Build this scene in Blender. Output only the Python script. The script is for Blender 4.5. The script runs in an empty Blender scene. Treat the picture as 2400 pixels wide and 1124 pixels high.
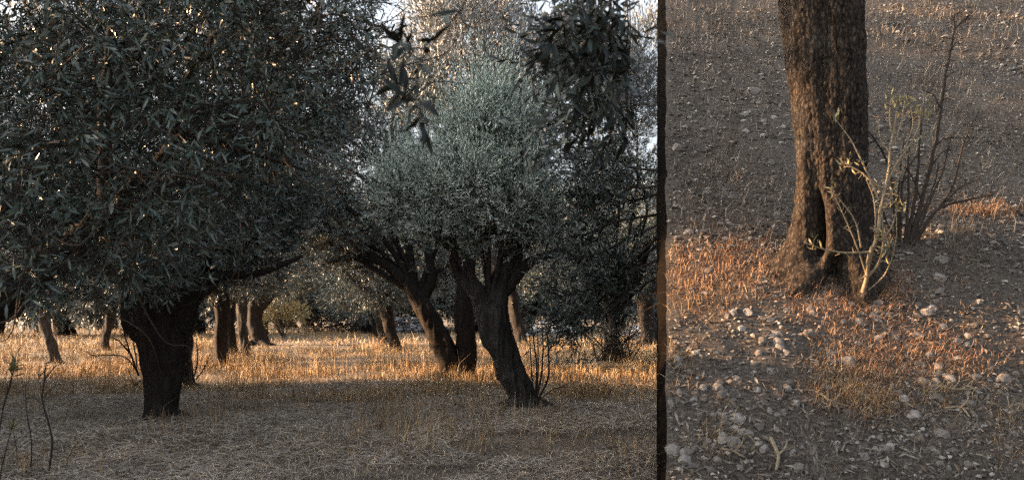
import bpy, bmesh, math
import numpy as np
from mathutils import Matrix, Vector

# ------------------------------------------------------------------ camera, sky, sun, exposure
scene = bpy.context.scene
FPX, CX, HY, H = 1800.0, 1200.0, 738.0, 1.3      # focal length / centre / horizon in photo pixels, eye height
cam_d = bpy.data.cameras.new('camera'); cam = bpy.data.objects.new('camera', cam_d)
scene.collection.objects.link(cam)
cam.location = (0, 0, H); cam.rotation_euler = (math.radians(90), 0, 0)
cam_d.sensor_width = 36; cam_d.lens = 27.0; cam_d.shift_y = (HY - 562) / 2400
cam_d.clip_end = 3000; cam_d.clip_start = 0.05
cam_d.dof.use_dof = True; cam_d.dof.focus_distance = 6.5; cam_d.dof.aperture_fstop = 4.5
scene.camera = cam

SUN_EL, SUN_BACK = math.radians(14.0), math.radians(5.0)   # low sun from the left, slightly behind the trees
SUN = np.array([-math.cos(SUN_EL) * math.cos(SUN_BACK), math.cos(SUN_EL) * math.sin(SUN_BACK), math.sin(SUN_EL)])
world = bpy.data.worlds.new('World'); scene.world = world; world.use_nodes = True
wn = world.node_tree.nodes; wl = world.node_tree.links
sky = wn.new('ShaderNodeTexSky'); sky.sky_type = 'NISHITA'; sky.sun_disc = False
sky.sun_elevation = SUN_EL; sky.sun_rotation = math.radians(270) + SUN_BACK
sky.air_density = 1.0; sky.dust_density = 9.0; sky.ozone_density = 1.6
hs = wn.new('ShaderNodeHueSaturation'); hs.inputs['Saturation'].default_value = 0.45
wl.new(sky.outputs[0], hs.inputs['Color']); wl.new(hs.outputs[0], wn['Background'].inputs['Color'])
wn['Background'].inputs['Strength'].default_value = 0.15
sun_d = bpy.data.lights.new('sun', 'SUN'); sun = bpy.data.objects.new('sun', sun_d)
scene.collection.objects.link(sun)
sun_d.energy = 5.0; sun_d.angle = math.radians(0.6); sun_d.color = (1.0, 0.58, 0.29)
sun.rotation_euler = Vector(SUN).to_track_quat('Z', 'Y').to_euler()
scene.view_settings.view_transform = 'Standard'; scene.view_settings.look = 'None'
scene.view_settings.exposure = 2.35; scene.view_settings.gamma = 1.0
scene.cycles.use_denoising = False      # keep the fine straw and leaf detail; the photograph is grainy too
scene.cycles.max_bounces = 6; scene.cycles.diffuse_bounces = 3; scene.cycles.transparent_max_bounces = 4

R = np.random.default_rng(11)
COL = scene.collection

# ------------------------------------------------------------------ helpers
def at(x, y, Y):
    return np.array([(x - CX) / FPX * Y, Y, H - (y - HY) / FPX * Y])

def _h(i, j, k, seed):
    n = (i * 374761393 + j * 668265263 + k * 2147483647 + seed * 974634777) & 0xffffffff
    n = ((n ^ (n >> 13)) * 1274126177) & 0xffffffff
    n = ((n ^ (n >> 15)) * 2246822519) & 0xffffffff
    return ((n ^ (n >> 16)) & 0xffffff) / float(0xffffff)

def noise(P, f=1.0, seed=0):
    P = np.asarray(P, float) * f
    b = np.floor(P).astype(np.int64); t = P - b; t = t * t * (3 - 2 * t)
    out = 0
    for dx in (0, 1):
        for dy in (0, 1):
            for dz in (0, 1):
                w = (t[:, 0] if dx else 1 - t[:, 0]) * (t[:, 1] if dy else 1 - t[:, 1]) * (t[:, 2] if dz else 1 - t[:, 2])
                out = out + w * _h(b[:, 0] + dx, b[:, 1] + dy, b[:, 2] + dz, seed)
    return out * 2 - 1

def fbm(P, f=1.0, seed=0, o=3):
    return sum(noise(P, f * 2 ** k, seed + k) * .5 ** k for k in range(o))

def cells(U, V, seed=0):
    """distance to the nearest and second-nearest cell point of a jittered lattice"""
    iu = np.floor(U).astype(np.int64); iv = np.floor(V).astype(np.int64)
    f1 = np.full(U.shape, 9.0); f2 = np.full(U.shape, 9.0)
    for a in (-1, 0, 1):
        for b in (-1, 0, 1):
            z = np.zeros_like(iu)
            px = iu + a + _h(iu + a, iv + b, z, seed); py = iv + b + _h(iu + a, iv + b, z + 1, seed)
            d = np.hypot(px - U, py - V)
            f2 = np.where(d < f1, f1, np.minimum(f2, d)); f1 = np.minimum(f1, d)
    return f1, f2

def unit(v):
    return v / np.maximum(np.linalg.norm(v, axis=-1, keepdims=True), 1e-9)

class Mesh:
    """collects vertices with triangles and quads, then links them as one object"""
    def __init__(s): s.v = []; s.t = []; s.q = []; s.n = 0
    def add(s, V, T=None, Q=None):
        V = np.asarray(V, float).reshape(-1, 3)
        if T is not None and len(T): s.t.append(np.asarray(T, np.int64).reshape(-1, 3) + s.n)
        if Q is not None and len(Q): s.q.append(np.asarray(Q, np.int64).reshape(-1, 4) + s.n)
        s.v.append(V); s.n += len(V)
    def data(s, name, mat, origin=(0, 0, 0), smooth=True):
        V = np.concatenate(s.v) - np.asarray(origin, float)
        T = np.concatenate(s.t) if s.t else np.zeros((0, 3), np.int64)
        Q = np.concatenate(s.q) if s.q else np.zeros((0, 4), np.int64)
        me = bpy.data.meshes.new(name)
        me.vertices.add(len(V)); me.vertices.foreach_set('co', V.astype(np.float32).ravel())
        nl = T.size + Q.size; me.loops.add(nl)
        me.loops.foreach_set('vertex_index', np.concatenate([T.ravel(), Q.ravel()]).astype(np.int32))
        nf = len(T) + len(Q); me.polygons.add(nf)
        st = np.concatenate([np.arange(len(T)) * 3, T.size + np.arange(len(Q)) * 4])
        me.polygons.foreach_set('loop_start', st.astype(np.int32))
        me.polygons.foreach_set('use_smooth', np.full(nf, smooth))
        me.update(calc_edges=True)
        me.materials.append(mat)
        return me
    def build(s, name, mat, parent=None, smooth=True, kind=None, label=None):
        org = parent_origin(parent)
        me = s.data(name, mat, org, smooth)
        o = bpy.data.objects.new(name, me); COL.objects.link(o)
        if parent is not None: o.parent = parent
        if kind: o['kind'] = kind
        if label: o['label'] = label
        return o

def parent_origin(p):
    org = np.zeros(3)
    while p is not None:
        org = org + np.array(p.location); p = p.parent
    return org

def thing(name, label, cat, loc, group=None):
    o = bpy.data.objects.new(name, None); COL.objects.link(o)
    o.empty_display_size = 0.2
    o.location = tuple(float(c) for c in loc); o['label'] = label; o['category'] = cat
    if group: o['group'] = group
    return o

def tag(o, label, cat, group=None):
    o['label'] = label; o['category'] = cat
    if group: o['group'] = group
    return o

def spline(P, n):
    P = np.asarray(P, float)
    if len(P) == 2:
        t = np.linspace(0, 1, n)[:, None]; return P[0] * (1 - t) + P[1] * t
    E = np.vstack([2 * P[0] - P[1], P, 2 * P[-1] - P[-2]])
    s = np.linspace(0, len(P) - 1 - 1e-6, n); i = s.astype(int); t = (s - i)[:, None]
    a, b, c, d = E[i], E[i + 1], E[i + 2], E[i + 3]
    return .5 * (2 * b + (c - a) * t + (2 * a - 5 * b + 4 * c - d) * t ** 2 + (3 * b - a - 3 * c + d) * t ** 3)

def tube(P, rad, seg=8, rough=0.0, nf=6.0, seed=0, lobes=0.0):
    """P (n,3), rad (n,) -> V, Q, T; bumpy skin when rough > 0"""
    n = len(P); D = unit(np.gradient(P, axis=0))
    ref = np.array([0.31, -.9, .1]); ref = np.where(np.abs(D @ unit(ref)) [:, None] > .92, np.array([1., 0, 0]), unit(ref))
    X = unit(np.cross(D, ref)); Yv = np.cross(D, X)
    a = np.linspace(0, 2 * np.pi, seg, endpoint=False)
    c, s = np.cos(a)[None, :, None], np.sin(a)[None, :, None]
    N = X[:, None] * c + Yv[:, None] * s
    r = np.asarray(rad, float)[:, None, None] * np.ones((1, seg, 1))
    if lobes:
        ph = np.linspace(0, 1.6, n)[:, None]
        r = r * (1 + lobes * (np.sin(3 * a[None] + seed + ph * 2) * .6 + np.sin(5 * a[None] + 2.3 * seed - ph) * .4))[..., None]
    V = P[:, None] + N * r
    if rough:
        Q0 = V.reshape(-1, 3) * np.array([1, 1, .45])
        disp = .55 * fbm(Q0, nf, seed, 3).reshape(n, seg, 1)
        Q1 = V.reshape(-1, 3) * np.array([1, 1, .13]); disp = disp + .75 * (.35 - np.abs(fbm(Q1, nf * 2.6, seed + 9, 2))).reshape(n, seg, 1)
        V = V + N * disp * rough * np.asarray(rad)[:, None, None]
    idx = np.arange(n * seg).reshape(n, seg); nx = np.roll(idx, -1, 1)
    Qd = np.stack([idx[:-1], nx[:-1], nx[1:], idx[1:]], -1).reshape(-1, 4)
    V = np.vstack([V.reshape(-1, 3), P[-1:] + D[-1:] * rad[-1]])
    T = np.stack([idx[-1], nx[-1], np.full(seg, n * seg)], -1)
    return V, Qd, T

# ------------------------------------------------------------------ materials
def mat(name):
    m = bpy.data.materials.new(name); m.use_nodes = True
    return m, m.node_tree.nodes, m.node_tree.links, m.node_tree.nodes['Principled BSDF']

def ramp(nd, stops):
    r = nd.new('ShaderNodeValToRGB'); e = r.color_ramp.elements
    while len(e) < len(stops): e.new(.5)
    for k, (p, c) in enumerate(stops): e[k].position = p; e[k].color = (*c, 1)
    return r

def leaf_mat(name, tops, under, trans=.12, rough=.42, under_mix=.85):
    m, nd, ln, b = mat(name)
    geo = nd.new('ShaderNodeNewGeometry')
    r = ramp(nd, tops); r.color_ramp.interpolation = 'LINEAR'
    ln.new(geo.outputs['Random Per Island'], r.inputs[0])
    mx = nd.new('ShaderNodeMix'); mx.data_type = 'RGBA'
    mul = nd.new('ShaderNodeMath'); mul.operation = 'MULTIPLY'; mul.inputs[1].default_value = under_mix
    ln.new(geo.outputs['Backfacing'], mul.inputs[0]); ln.new(mul.outputs[0], mx.inputs['Factor'])
    ln.new(r.outputs[0], mx.inputs['A']); mx.inputs['B'].default_value = (*under, 1)
    ln.new(mx.outputs['Result'], b.inputs['Base Color'])
    b.inputs['Roughness'].default_value = rough; b.inputs['Specular IOR Level'].default_value = .55
    if trans:
        t = nd.new('ShaderNodeBsdfTranslucent'); ln.new(mx.outputs['Result'], t.inputs['Color'])
        ms = nd.new('ShaderNodeMixShader'); ms.inputs[0].default_value = trans
        ln.new(b.outputs[0], ms.inputs[1]); ln.new(t.outputs[0], ms.inputs[2])
        ln.new(ms.outputs[0], nd['Material Output'].inputs['Surface'])
    return m

def bark_mat(name, dark, light, scale=9.0, bump=.5, stretch=.2, lichen=None, plates=0.0):
    m, nd, ln, b = mat(name)
    tc = nd.new('ShaderNodeTexCoord'); mp = nd.new('ShaderNodeMapping')
    mp.inputs['Scale'].default_value = (1, 1, stretch); ln.new(tc.outputs['Object'], mp.inputs[0])
    nz = nd.new('ShaderNodeTexNoise'); nz.inputs['Scale'].default_value = scale * 2.2; nz.inputs['Detail'].default_value = 9
    nz.inputs['Roughness'].default_value = .72; nz.inputs['Distortion'].default_value = .6; ln.new(mp.outputs[0], nz.inputs['Vector'])
    h = nz.outputs['Fac']
    if plates:
        m2 = nd.new('ShaderNodeMapping'); m2.inputs['Scale'].default_value = (1, 1, .5); ln.new(tc.outputs['Object'], m2.inputs[0])
        wp = nd.new('ShaderNodeVectorMath'); wp.operation = 'MULTIPLY_ADD'; ln.new(nz.outputs['Color'], wp.inputs[0])
        wp.inputs[1].default_value = (.05, .05, .05); ln.new(m2.outputs[0], wp.inputs[2])
        v = nd.new('ShaderNodeTexVoronoi'); v.feature = 'DISTANCE_TO_EDGE'; v.inputs['Scale'].default_value = plates; ln.new(wp.outputs[0], v.inputs['Vector'])
        mr = nd.new('ShaderNodeMapRange'); mr.inputs['From Max'].default_value = .3; mr.inputs['To Min'].default_value = .52; ln.new(v.outputs['Distance'], mr.inputs[0])
        mu = nd.new('ShaderNodeMath'); mu.operation = 'MULTIPLY'; ln.new(h, mu.inputs[0]); ln.new(mr.outputs[0], mu.inputs[1]); h = mu.outputs[0]
    r = ramp(nd, [(.22, dark), (.52, light), (.75, tuple(min(1, c * 1.6) for c in light))]); ln.new(h, r.inputs[0])
    out = r.outputs[0]
    if lichen:
        n2 = nd.new('ShaderNodeTexNoise'); n2.inputs['Scale'].default_value = 4.1; n2.inputs['Detail'].default_value = 6
        ln.new(tc.outputs['Object'], n2.inputs['Vector'])
        r2 = ramp(nd, [(.52, (0, 0, 0)), (.72, (.8, .8, .8))]); ln.new(n2.outputs['Fac'], r2.inputs[0])
        ml = nd.new('ShaderNodeMath'); ml.operation = 'MULTIPLY'; ln.new(r2.outputs[0], ml.inputs[0]); ln.new(h, ml.inputs[1])
        mx = nd.new('ShaderNodeMix'); mx.data_type = 'RGBA'; ln.new(ml.outputs[0], mx.inputs['Factor'])
        ln.new(out, mx.inputs['A']); mx.inputs['B'].default_value = (*lichen, 1); out = mx.outputs['Result']
    ln.new(out, b.inputs['Base Color'])
    bp = nd.new('ShaderNodeBump'); bp.inputs['Strength'].default_value = bump; bp.inputs['Distance'].default_value = .03
    ln.new(h, bp.inputs['Height']); ln.new(bp.outputs[0], b.inputs['Normal'])
    b.inputs['Roughness'].default_value = .9; b.inputs['Specular IOR Level'].default_value = .15
    return m

def island_mat(name, stops, rough=.8, spec=.25, grain=0.0, gscale=60.0):
    m, nd, ln, b = mat(name)
    geo = nd.new('ShaderNodeNewGeometry'); r = ramp(nd, stops); ln.new(geo.outputs['Random Per Island'], r.inputs[0])
    out = r.outputs[0]
    if grain:
        tc = nd.new('ShaderNodeTexCoord'); nz = nd.new('ShaderNodeTexNoise')
        nz.inputs['Scale'].default_value = gscale; nz.inputs['Detail'].default_value = 5
        ln.new(geo.outputs['Position'], nz.inputs['Vector'])
        rr = ramp(nd, [(.3, (1 - grain,) * 3), (.7, (1, 1, 1))]); ln.new(nz.outputs['Fac'], rr.inputs[0])
        mx = nd.new('ShaderNodeMix'); mx.data_type = 'RGBA'; mx.blend_type = 'MULTIPLY'; mx.inputs['Factor'].default_value = 1
        ln.new(out, mx.inputs['A']); ln.new(rr.outputs[0], mx.inputs['B']); out = mx.outputs['Result']
        if gscale > 10:
            bp = nd.new('ShaderNodeBump'); bp.inputs['Strength'].default_value = .5; bp.inputs['Distance'].default_value = .006
            ln.new(nz.outputs['Fac'], bp.inputs['Height']); ln.new(bp.outputs[0], b.inputs['Normal'])
    ln.new(out, b.inputs['Base Color'])
    b.inputs['Roughness'].default_value = rough; b.inputs['Specular IOR Level'].default_value = spec
    return m

def object_mat(name, stops, rough=.85, scale=40.0, spec=.3):
    """per-object random colour with a mottled grain, for loose stones and single leaves"""
    m, nd, ln, b = mat(name)
    oi = nd.new('ShaderNodeObjectInfo'); r = ramp(nd, stops); ln.new(oi.outputs['Random'], r.inputs[0])
    geo = nd.new('ShaderNodeNewGeometry'); nz = nd.new('ShaderNodeTexNoise')
    nz.inputs['Scale'].default_value = scale; nz.inputs['Detail'].default_value = 6; ln.new(geo.outputs['Position'], nz.inputs['Vector'])
    rr = ramp(nd, [(.3, (.62, .6, .58)), (.68, (1, 1, 1))]); ln.new(nz.outputs['Fac'], rr.inputs[0])
    mx = nd.new('ShaderNodeMix'); mx.data_type = 'RGBA'; mx.blend_type = 'MULTIPLY'; mx.inputs['Factor'].default_value = 1
    ln.new(r.outputs[0], mx.inputs['A']); ln.new(rr.outputs[0], mx.inputs['B']); ln.new(mx.outputs['Result'], b.inputs['Base Color'])
    bp = nd.new('ShaderNodeBump'); bp.inputs['Strength'].default_value = .6; bp.inputs['Distance'].default_value = .01
    ln.new(nz.outputs['Fac'], bp.inputs['Height']); ln.new(bp.outputs[0], b.inputs['Normal'])
    b.inputs['Roughness'].default_value = rough; b.inputs['Specular IOR Level'].default_value = spec
    return m

def soil_mat(name, c0, c1, c2, s1=1.2, s2=45.0):
    m, nd, ln, b = mat(name)
    geo = nd.new('ShaderNodeNewGeometry')
    n1 = nd.new('ShaderNodeTexNoise'); n1.inputs['Scale'].default_value = s1; n1.inputs['Detail'].default_value = 6
    n2 = nd.new('ShaderNodeTexNoise'); n2.inputs['Scale'].default_value = s2; n2.inputs['Detail'].default_value = 6; n2.inputs['Roughness'].default_value = .75
    for n in (n1, n2): ln.new(geo.outputs['Position'], n.inputs['Vector'])
    r1 = ramp(nd, [(.35, c0), (.65, c1)]); ln.new(n1.outputs['Fac'], r1.inputs[0])
    r2 = ramp(nd, [(.42, (0, 0, 0)), (.72, (1, 1, 1))]); ln.new(n2.outputs['Fac'], r2.inputs[0])
    mx = nd.new('ShaderNodeMix'); mx.data_type = 'RGBA'; ln.new(r2.outputs[0], mx.inputs['Factor'])
    ln.new(r1.outputs[0], mx.inputs['A']); mx.inputs['B'].default_value = (*c2, 1); ln.new(mx.outputs['Result'], b.inputs['Base Color'])
    bp = nd.new('ShaderNodeBump'); bp.inputs['Strength'].default_value = .9; bp.inputs['Distance'].default_value = .02
    ln.new(n2.outputs['Fac'], bp.inputs['Height']); ln.new(bp.outputs[0], b.inputs['Normal'])
    b.inputs['Roughness'].default_value = .95; b.inputs['Specular IOR Level'].default_value = .15
    return m

M = {}
OL = [(0, (.012, .021, .017)), (.35, (.022, .035, .029)), (.7, (.038, .055, .046)), (.93, (.07, .088, .075)), (1, (.24, .18, .09))]
M['leaf'] = leaf_mat('olive_leaf', OL, (.125, .145, .13))
M['leaf_pale'] = leaf_mat('pale_olive_leaf', [(0, (.08, .09, .085)), (.5, (.14, .15, .145)), (.9, (.20, .21, .205)), (1, (.30, .2, .13))], (.29, .305, .30), trans=.06)
M['leaf_teal'] = leaf_mat('teal_olive_leaf', [(0, (.075, .125, .095)), (.5, (.18, .245, .195)), (1, (.34, .39, .325))], (.50, .55, .48))  # raised to put missing open-sky light into the crown's leaf colour
M['leaf_near'] = leaf_mat('near_olive_leaf', [(0, (.004, .010, .007)), (.5, (.009, .020, .015)), (.85, (.024, .043, .034)), (.985, (.07, .10, .083)), (1, (.13, .09, .05))], (.065, .095, .08), trans=.05, rough=.36)  # darkened to stand in for the shade inside the near crown
M['leaf_one'] = object_mat('single_olive_leaf', [(0, (.012, .022, .017)), (.6, (.03, .046, .037)), (.8, (.12, .15, .135)), (1, (.26, .28, .25))], rough=.36, scale=25, spec=.5)
M['leaf_shade'] = object_mat('shade_darkened_leaf', [(0, (.006, .009, .008)), (.7, (.012, .019, .016)), (1, (.06, .085, .075))], rough=.55, scale=25, spec=.2)  # darkened copy, so close leaves read as shaded silhouettes
M['leaf_dark'] = leaf_mat('shaded_olive_leaf', [(0, (.006, .010, .008)), (.7, (.014, .022, .018)), (1, (.04, .055, .047))], (.05, .065, .056), rough=.5)  # shade of the close foliage put into the leaf colour
M['leaf_young'] = object_mat('young_olive_leaf', [(0, (.16, .15, .07)), (1, (.30, .28, .14))], rough=.5, scale=25)
M['leaf_gold'] = leaf_mat('yellowing_leaf', [(0, (.12, .11, .05)), (.5, (.30, .21, .07)), (1, (.45, .30, .10))], (.4, .3, .14), trans=.3)
M['bark'] = bark_mat('olive_bark', (.004, .003, .0025), (.030, .025, .021), 7, 1.0)
M['bark_grey'] = bark_mat('grey_olive_bark', (.006, .005, .0045), (.060, .054, .048), 8, 1.0, lichen=(.13, .13, .122))
M['bark_hero'] = bark_mat('rough_olive_bark', (.006, .0048, .004), (.095, .076, .06), 16, 1.0, .2, lichen=(.14, .133, .125), plates=44)
M['twig'] = island_mat('dark_twig', [(0, (.03, .024, .02)), (1, (.075, .06, .048))], .85, .2, .4)
M['twig_pale'] = island_mat('pale_twig', [(0, (.20, .16, .10)), (1, (.30, .25, .165))], .7, .3, .4)
M['straw'] = island_mat('dry_grass', [(0, (.22, .13, .06)), (.3, (.40, .25, .11)), (.65, (.52, .36, .18)), (1, (.60, .50, .34))], .75, .3, .4, 1.3)
M['straw_grey'] = island_mat('shade_grey_grass', [(0, (.16, .13, .10)), (.4, (.42, .355, .285)), (.8, (.63, .56, .475)), (1, (.63, .47, .31))], .8, .25, .35, 1.2)  # grey-beige of the shaded foreground put into the straw colour
M['straw_bank'] = island_mat('bank_grass', [(0, (.09, .075, .06)), (.4, (.20, .172, .14)), (.8, (.33, .29, .24)), (1, (.42, .33, .24))], .8, .25, .5, 2.2)
M['weed_red'] = island_mat('reddish_dry_weed', [(0, (.22, .11, .065)), (.5, (.38, .22, .13)), (1, (.50, .36, .22))], .8, .25)
M['litter'] = island_mat('fallen_leaves', [(0, (.025, .019, .015)), (.45, (.075, .056, .042)), (.85, (.155, .125, .098)), (1, (.26, .23, .19))], .7, .3)
M['gravel'] = island_mat('gravel', [(0, (.05, .043, .037)), (.5, (.16, .145, .128)), (.85, (.32, .30, .27)), (1, (.45, .425, .39))], .85, .25, .35, 90)
M['stone'] = object_mat('limestone', [(0, (.11, .095, .082)), (.4, (.165, .15, .135)), (.8, (.235, .218, .198)), (1, (.33, .31, .285))])
M['rubble'] = island_mat('pale_rubble', [(0, (.2, .2, .2)), (1, (.5, .5, .5))], .85, .25, .4, 12)
M['field'] = soil_mat('field_soil', (.075, .058, .043), (.16, .126, .092), (.34, .285, .215))
M['soil'] = soil_mat('bank_soil', (.035, .028, .023), (.075, .062, .05), (.19, .168, .142), 2.2, 60)
M['shade_painted_cut'] = soil_mat('shade_painted_earth', (.005, .0045, .004), (.008, .007, .006), (.012, .010, .009), 3, 40)  # near-black, so the face reads as shaded even where sun hits it

M['shade_painted_cut'].node_tree.nodes['Principled BSDF'].inputs['Specular IOR Level'].default_value = 0

# ------------------------------------------------------------------ the ground and the bank
def ground_z(X, Y):
    P = np.stack([X, Y, np.zeros_like(X)], -1)
    return .05 * fbm(P, .35, 5, 2) + .012 * noise(P, 2.3, 9) + np.clip((Y - 60) / 200, 0, 1) ** 2 * 3.0

BM, BC = .75, 1.754                              # the bank rises BM metres per metre away from the viewer
def bank_z(X, Y):
    P = np.stack([X, Y, np.zeros_like(X)], -1)
    z = BM * Y - BC
    z = z + .03 * np.exp(-(((X - 1.75) / .5) ** 2 + ((Y - 4.12) / .26) ** 2))          # soil heaped round the trunk
    z = z + .13 * np.exp(-(((X - 2.75) / .5) ** 2 + ((Y - 4.45) / .3) ** 2))            # hump beside the bare shrub
    z = z + .030 * fbm(P, 1.6, 21, 2) + .010 * noise(P, 7.0, 31) + .005 * noise(P, 19.0, 33)
    z = np.where(Y > 9.6, np.minimum(z, BM * 9.6 - BC + (Y - 9.6) * .12), z)
    return np.maximum(z, .02)
def bank_px(x, y):
    Y = (H + BC) / (BM + (y - HY) / FPX)
    for _ in range(6):                           # settle on the bumpy surface along the view ray
        X = (x - CX) / FPX * Y
        e = float(bank_z(np.array([X]), np.array([Y]))[0]) - (H - (y - HY) / FPX * Y)
        Y = Y - e / (BM + (y - HY) / FPX)
    return np.array([(x - CX) / FPX * Y, Y, float(bank_z(np.array([(x - CX) / FPX * Y]), np.array([Y]))[0])])

def grid_sheet(xs, ys, zf):
    XX, YY = np.meshgrid(xs, ys); X, Y = XX.ravel(), YY.ravel()
    V = np.stack([X, Y, zf(X, Y)], -1)
    idx = np.arange(len(V)).reshape(len(ys), len(xs))
    Q = np.stack([idx[:-1, :-1], idx[:-1, 1:], idx[1:, 1:], idx[1:, :-1]], -1).reshape(-1, 4)
    return V, Q
sg = np.linspace(-1, 1, 131); xs = np.sign(sg) * (abs(sg) ** 3 * 900 + abs(sg) * 22)
tg = np.linspace(0, 1, 150); ys = -40 + 44 * tg + tg ** 4 * 1500
V, Q = grid_sheet(xs, ys, ground_z)
m = Mesh(); m.add(V, None, Q); g = m.build('ground', M['field']); g['kind'] = 'structure'

# soil bank with an added steep left face, a dark strip along the view ray
EDGE = .2005
ys = np.concatenate([np.linspace(2.2, 6, 200), np.linspace(6.03, 10.2, 90), np.linspace(10.5, 26, 14)])
us = np.concatenate([np.linspace(0, .62, 150), np.linspace(.65, 1.6, 22)])
YY, UU = np.meshgrid(ys, us, indexing='ij')
jag = 1 + .006 * noise(np.stack([ys * 5, ys * 0, ys * 0], -1), 1, 3) + .004 * noise(np.stack([ys * 21, ys * 0, ys * 0], -1), 1, 4)
XX = EDGE * YY * (jag[:, None] * np.exp(-UU * 30) + 1 - np.exp(-UU * 30)) + UU * YY
Vb = np.stack([XX.ravel(), YY.ravel(), bank_z(XX.ravel(), YY.ravel())], -1)
idx = np.arange(len(Vb)).reshape(len(ys), len(us))
Qb = np.stack([idx[:-1, :-1], idx[:-1, 1:], idx[1:, 1:], idx[1:, :-1]], -1).reshape(-1, 4)
m = Mesh(); m.add(Vb, None, Qb); bank = m.build('bank', M['soil']); bank['kind'] = 'structure'
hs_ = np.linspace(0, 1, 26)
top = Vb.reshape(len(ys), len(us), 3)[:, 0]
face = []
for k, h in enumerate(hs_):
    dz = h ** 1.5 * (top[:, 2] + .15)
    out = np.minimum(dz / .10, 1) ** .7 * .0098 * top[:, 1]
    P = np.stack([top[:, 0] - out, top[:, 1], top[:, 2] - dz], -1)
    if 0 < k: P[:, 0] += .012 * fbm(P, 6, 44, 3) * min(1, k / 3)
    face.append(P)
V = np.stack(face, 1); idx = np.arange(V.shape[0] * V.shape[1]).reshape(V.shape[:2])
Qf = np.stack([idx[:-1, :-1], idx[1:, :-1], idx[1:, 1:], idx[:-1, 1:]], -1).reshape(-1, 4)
m = Mesh(); m.add(V.reshape(-1, 3), None, Qf); cf = m.build('added_cut_face', M['shade_painted_cut'], bank)

# ------------------------------------------------------------------ foliage
def in_beam(P):  # leaves in this path are left out to open a sun tunnel
    """True where a leaf would stand in the shaft of low sun that falls through the gap in the crowns onto the bank tree's foot"""
    t = (1.2 - P[:, 0]) / (-SUN[0])
    Yh = P[:, 1] - SUN[1] * t; Zh = P[:, 2] - SUN[2] * t
    w = .05 * noise(np.stack([Yh, Zh, Zh * 0], -1), 4, 70)
    pad = .16
    a = (Yh > np.where(Zh > 1.85, 4.24, 3.95) - pad + w) & (Yh < 4.72 + pad + w) & (Zh < 2.52 + pad * .7 + w) & (Zh > .7)
    b = (Yh > 5.0 + w) & (Yh < 5.45 + w) & (Zh > 2.2) & (Zh < 2.75 + w)
    d = (Yh > 3.86) & (Yh < 4.13) & (Zh > 1.5) & (Zh < 2.85)
    c = (Yh > 3.5 + w) & (Yh <= 4.0 + w) & (Zh < 1.55 + 2 * w) & (Zh > .6)
    return (P[:, 0] < 1.0) & (a | b | c | d)

def shoots(P, D, rng, n=12, length=.22, leaf=.06, width=.22, spread=(.5, 1.1), detail=False, droop=.0):
    """leafy shoots: n leaves in opposite pairs along each of the stems P -> P + D*length"""
    S = len(P); D = unit(D)
    L = length * rng.uniform(.7, 1.3, S)
    ref = unit(rng.normal(size=(S, 3))); X = unit(np.cross(D, ref)); Yv = np.cross(D, X)
    k = np.arange(n); t = (k // 2 + 1) / (n / 2)
    az = (k % 2) * np.pi + (k // 2) * np.pi / 2 + rng.normal(0, .35, (S, n)) + rng.uniform(0, 6.28, (S, 1))
    ang = rng.uniform(spread[0], spread[1], (S, n)) * (1.15 - .55 * t)
    rad = X[:, None] * np.cos(az)[..., None] + Yv[:, None] * np.sin(az)[..., None]
    d = unit(D[:, None] * np.cos(ang)[..., None] + rad * np.sin(ang)[..., None] + np.array([0, 0, -droop]))
    base = P[:, None] + D[:, None] * (L[:, None] * t)[..., None] + rng.normal(0, .006, (S, n, 3))
    w = unit(np.cross(d, D[:, None]) + rng.normal(0, .35, (S, n, 3)))
    w = unit(w - (w * d).sum(-1, keepdims=True) * d); nrm = np.cross(w, d)
    ll = leaf * rng.uniform(.6, 1.2, (S, n, 1)); ww = ll * width * rng.uniform(.75, 1.2, (S, n, 1))
    bend = rng.normal(0, .10, (S, n, 1)) * ll
    if detail:
        V = np.stack([base, base + d * ll * .33 + w * ww * .42 + nrm * bend * .5, base + d * ll * .33 - w * ww * .42 + nrm * bend * .5,
                      base + d * ll * .68 + w * ww * .38 + nrm * bend * .6, base + d * ll * .68 - w * ww * .38 + nrm * bend * .6, base + d * ll - nrm * bend * .2], 2)
        V = V.reshape(-1, 3); o = np.arange(S * n)[:, None] * 6
        T = np.concatenate([o + [0, 2, 1], o + [3, 4, 5]]); Q = o + [1, 2, 4, 3]
    else:
        mid = base + d * ll * .5 + nrm * bend
        V = np.stack([base, mid + w * ww * .5, mid - w * ww * .5, base + d * ll], 2).reshape(-1, 3)
        o = np.arange(S * n)[:, None] * 4
        T = np.concatenate([o + [0, 2, 1], o + [1, 2, 3]]); Q = None
    return V, T, Q, P + D * L[:, None]

def blob_points(rng, blobs, count, up=.5, shell=.55, clump=1.6, thresh=-.15, out=1.0):
    """points and growth directions through a union of ellipsoids (centre, (rx, ry, rz)), thinned into clumps"""
    vol = np.array([b[1][0] * b[1][1] + b[1][0] * b[1][2] for b in blobs]); pick = rng.choice(len(blobs), count * 2, p=vol / vol.sum())
    C = np.array([b[0] for b in blobs])[pick]; Rr = np.array([b[1] for b in blobs])[pick]
    u = unit(rng.normal(size=(count * 2, 3))); r = rng.uniform(shell ** 2, 1, (count * 2, 1)) ** .5
    r = r * (1 + .38 * noise(u * 2.6 + C, 1.5, 91)[:, None])
    P = C + u * Rr * r
    s = np.mean([b[1][0] for b in blobs])
    keep = (fbm(P, clump / s, 17, 2) > thresh) & ~in_beam(P)
    P, u = P[keep][:count], u[keep][:count]
    D = unit(u * out + np.array([0, 0, up]) + rng.normal(0, .45, u.shape))
    return P, D

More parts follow.
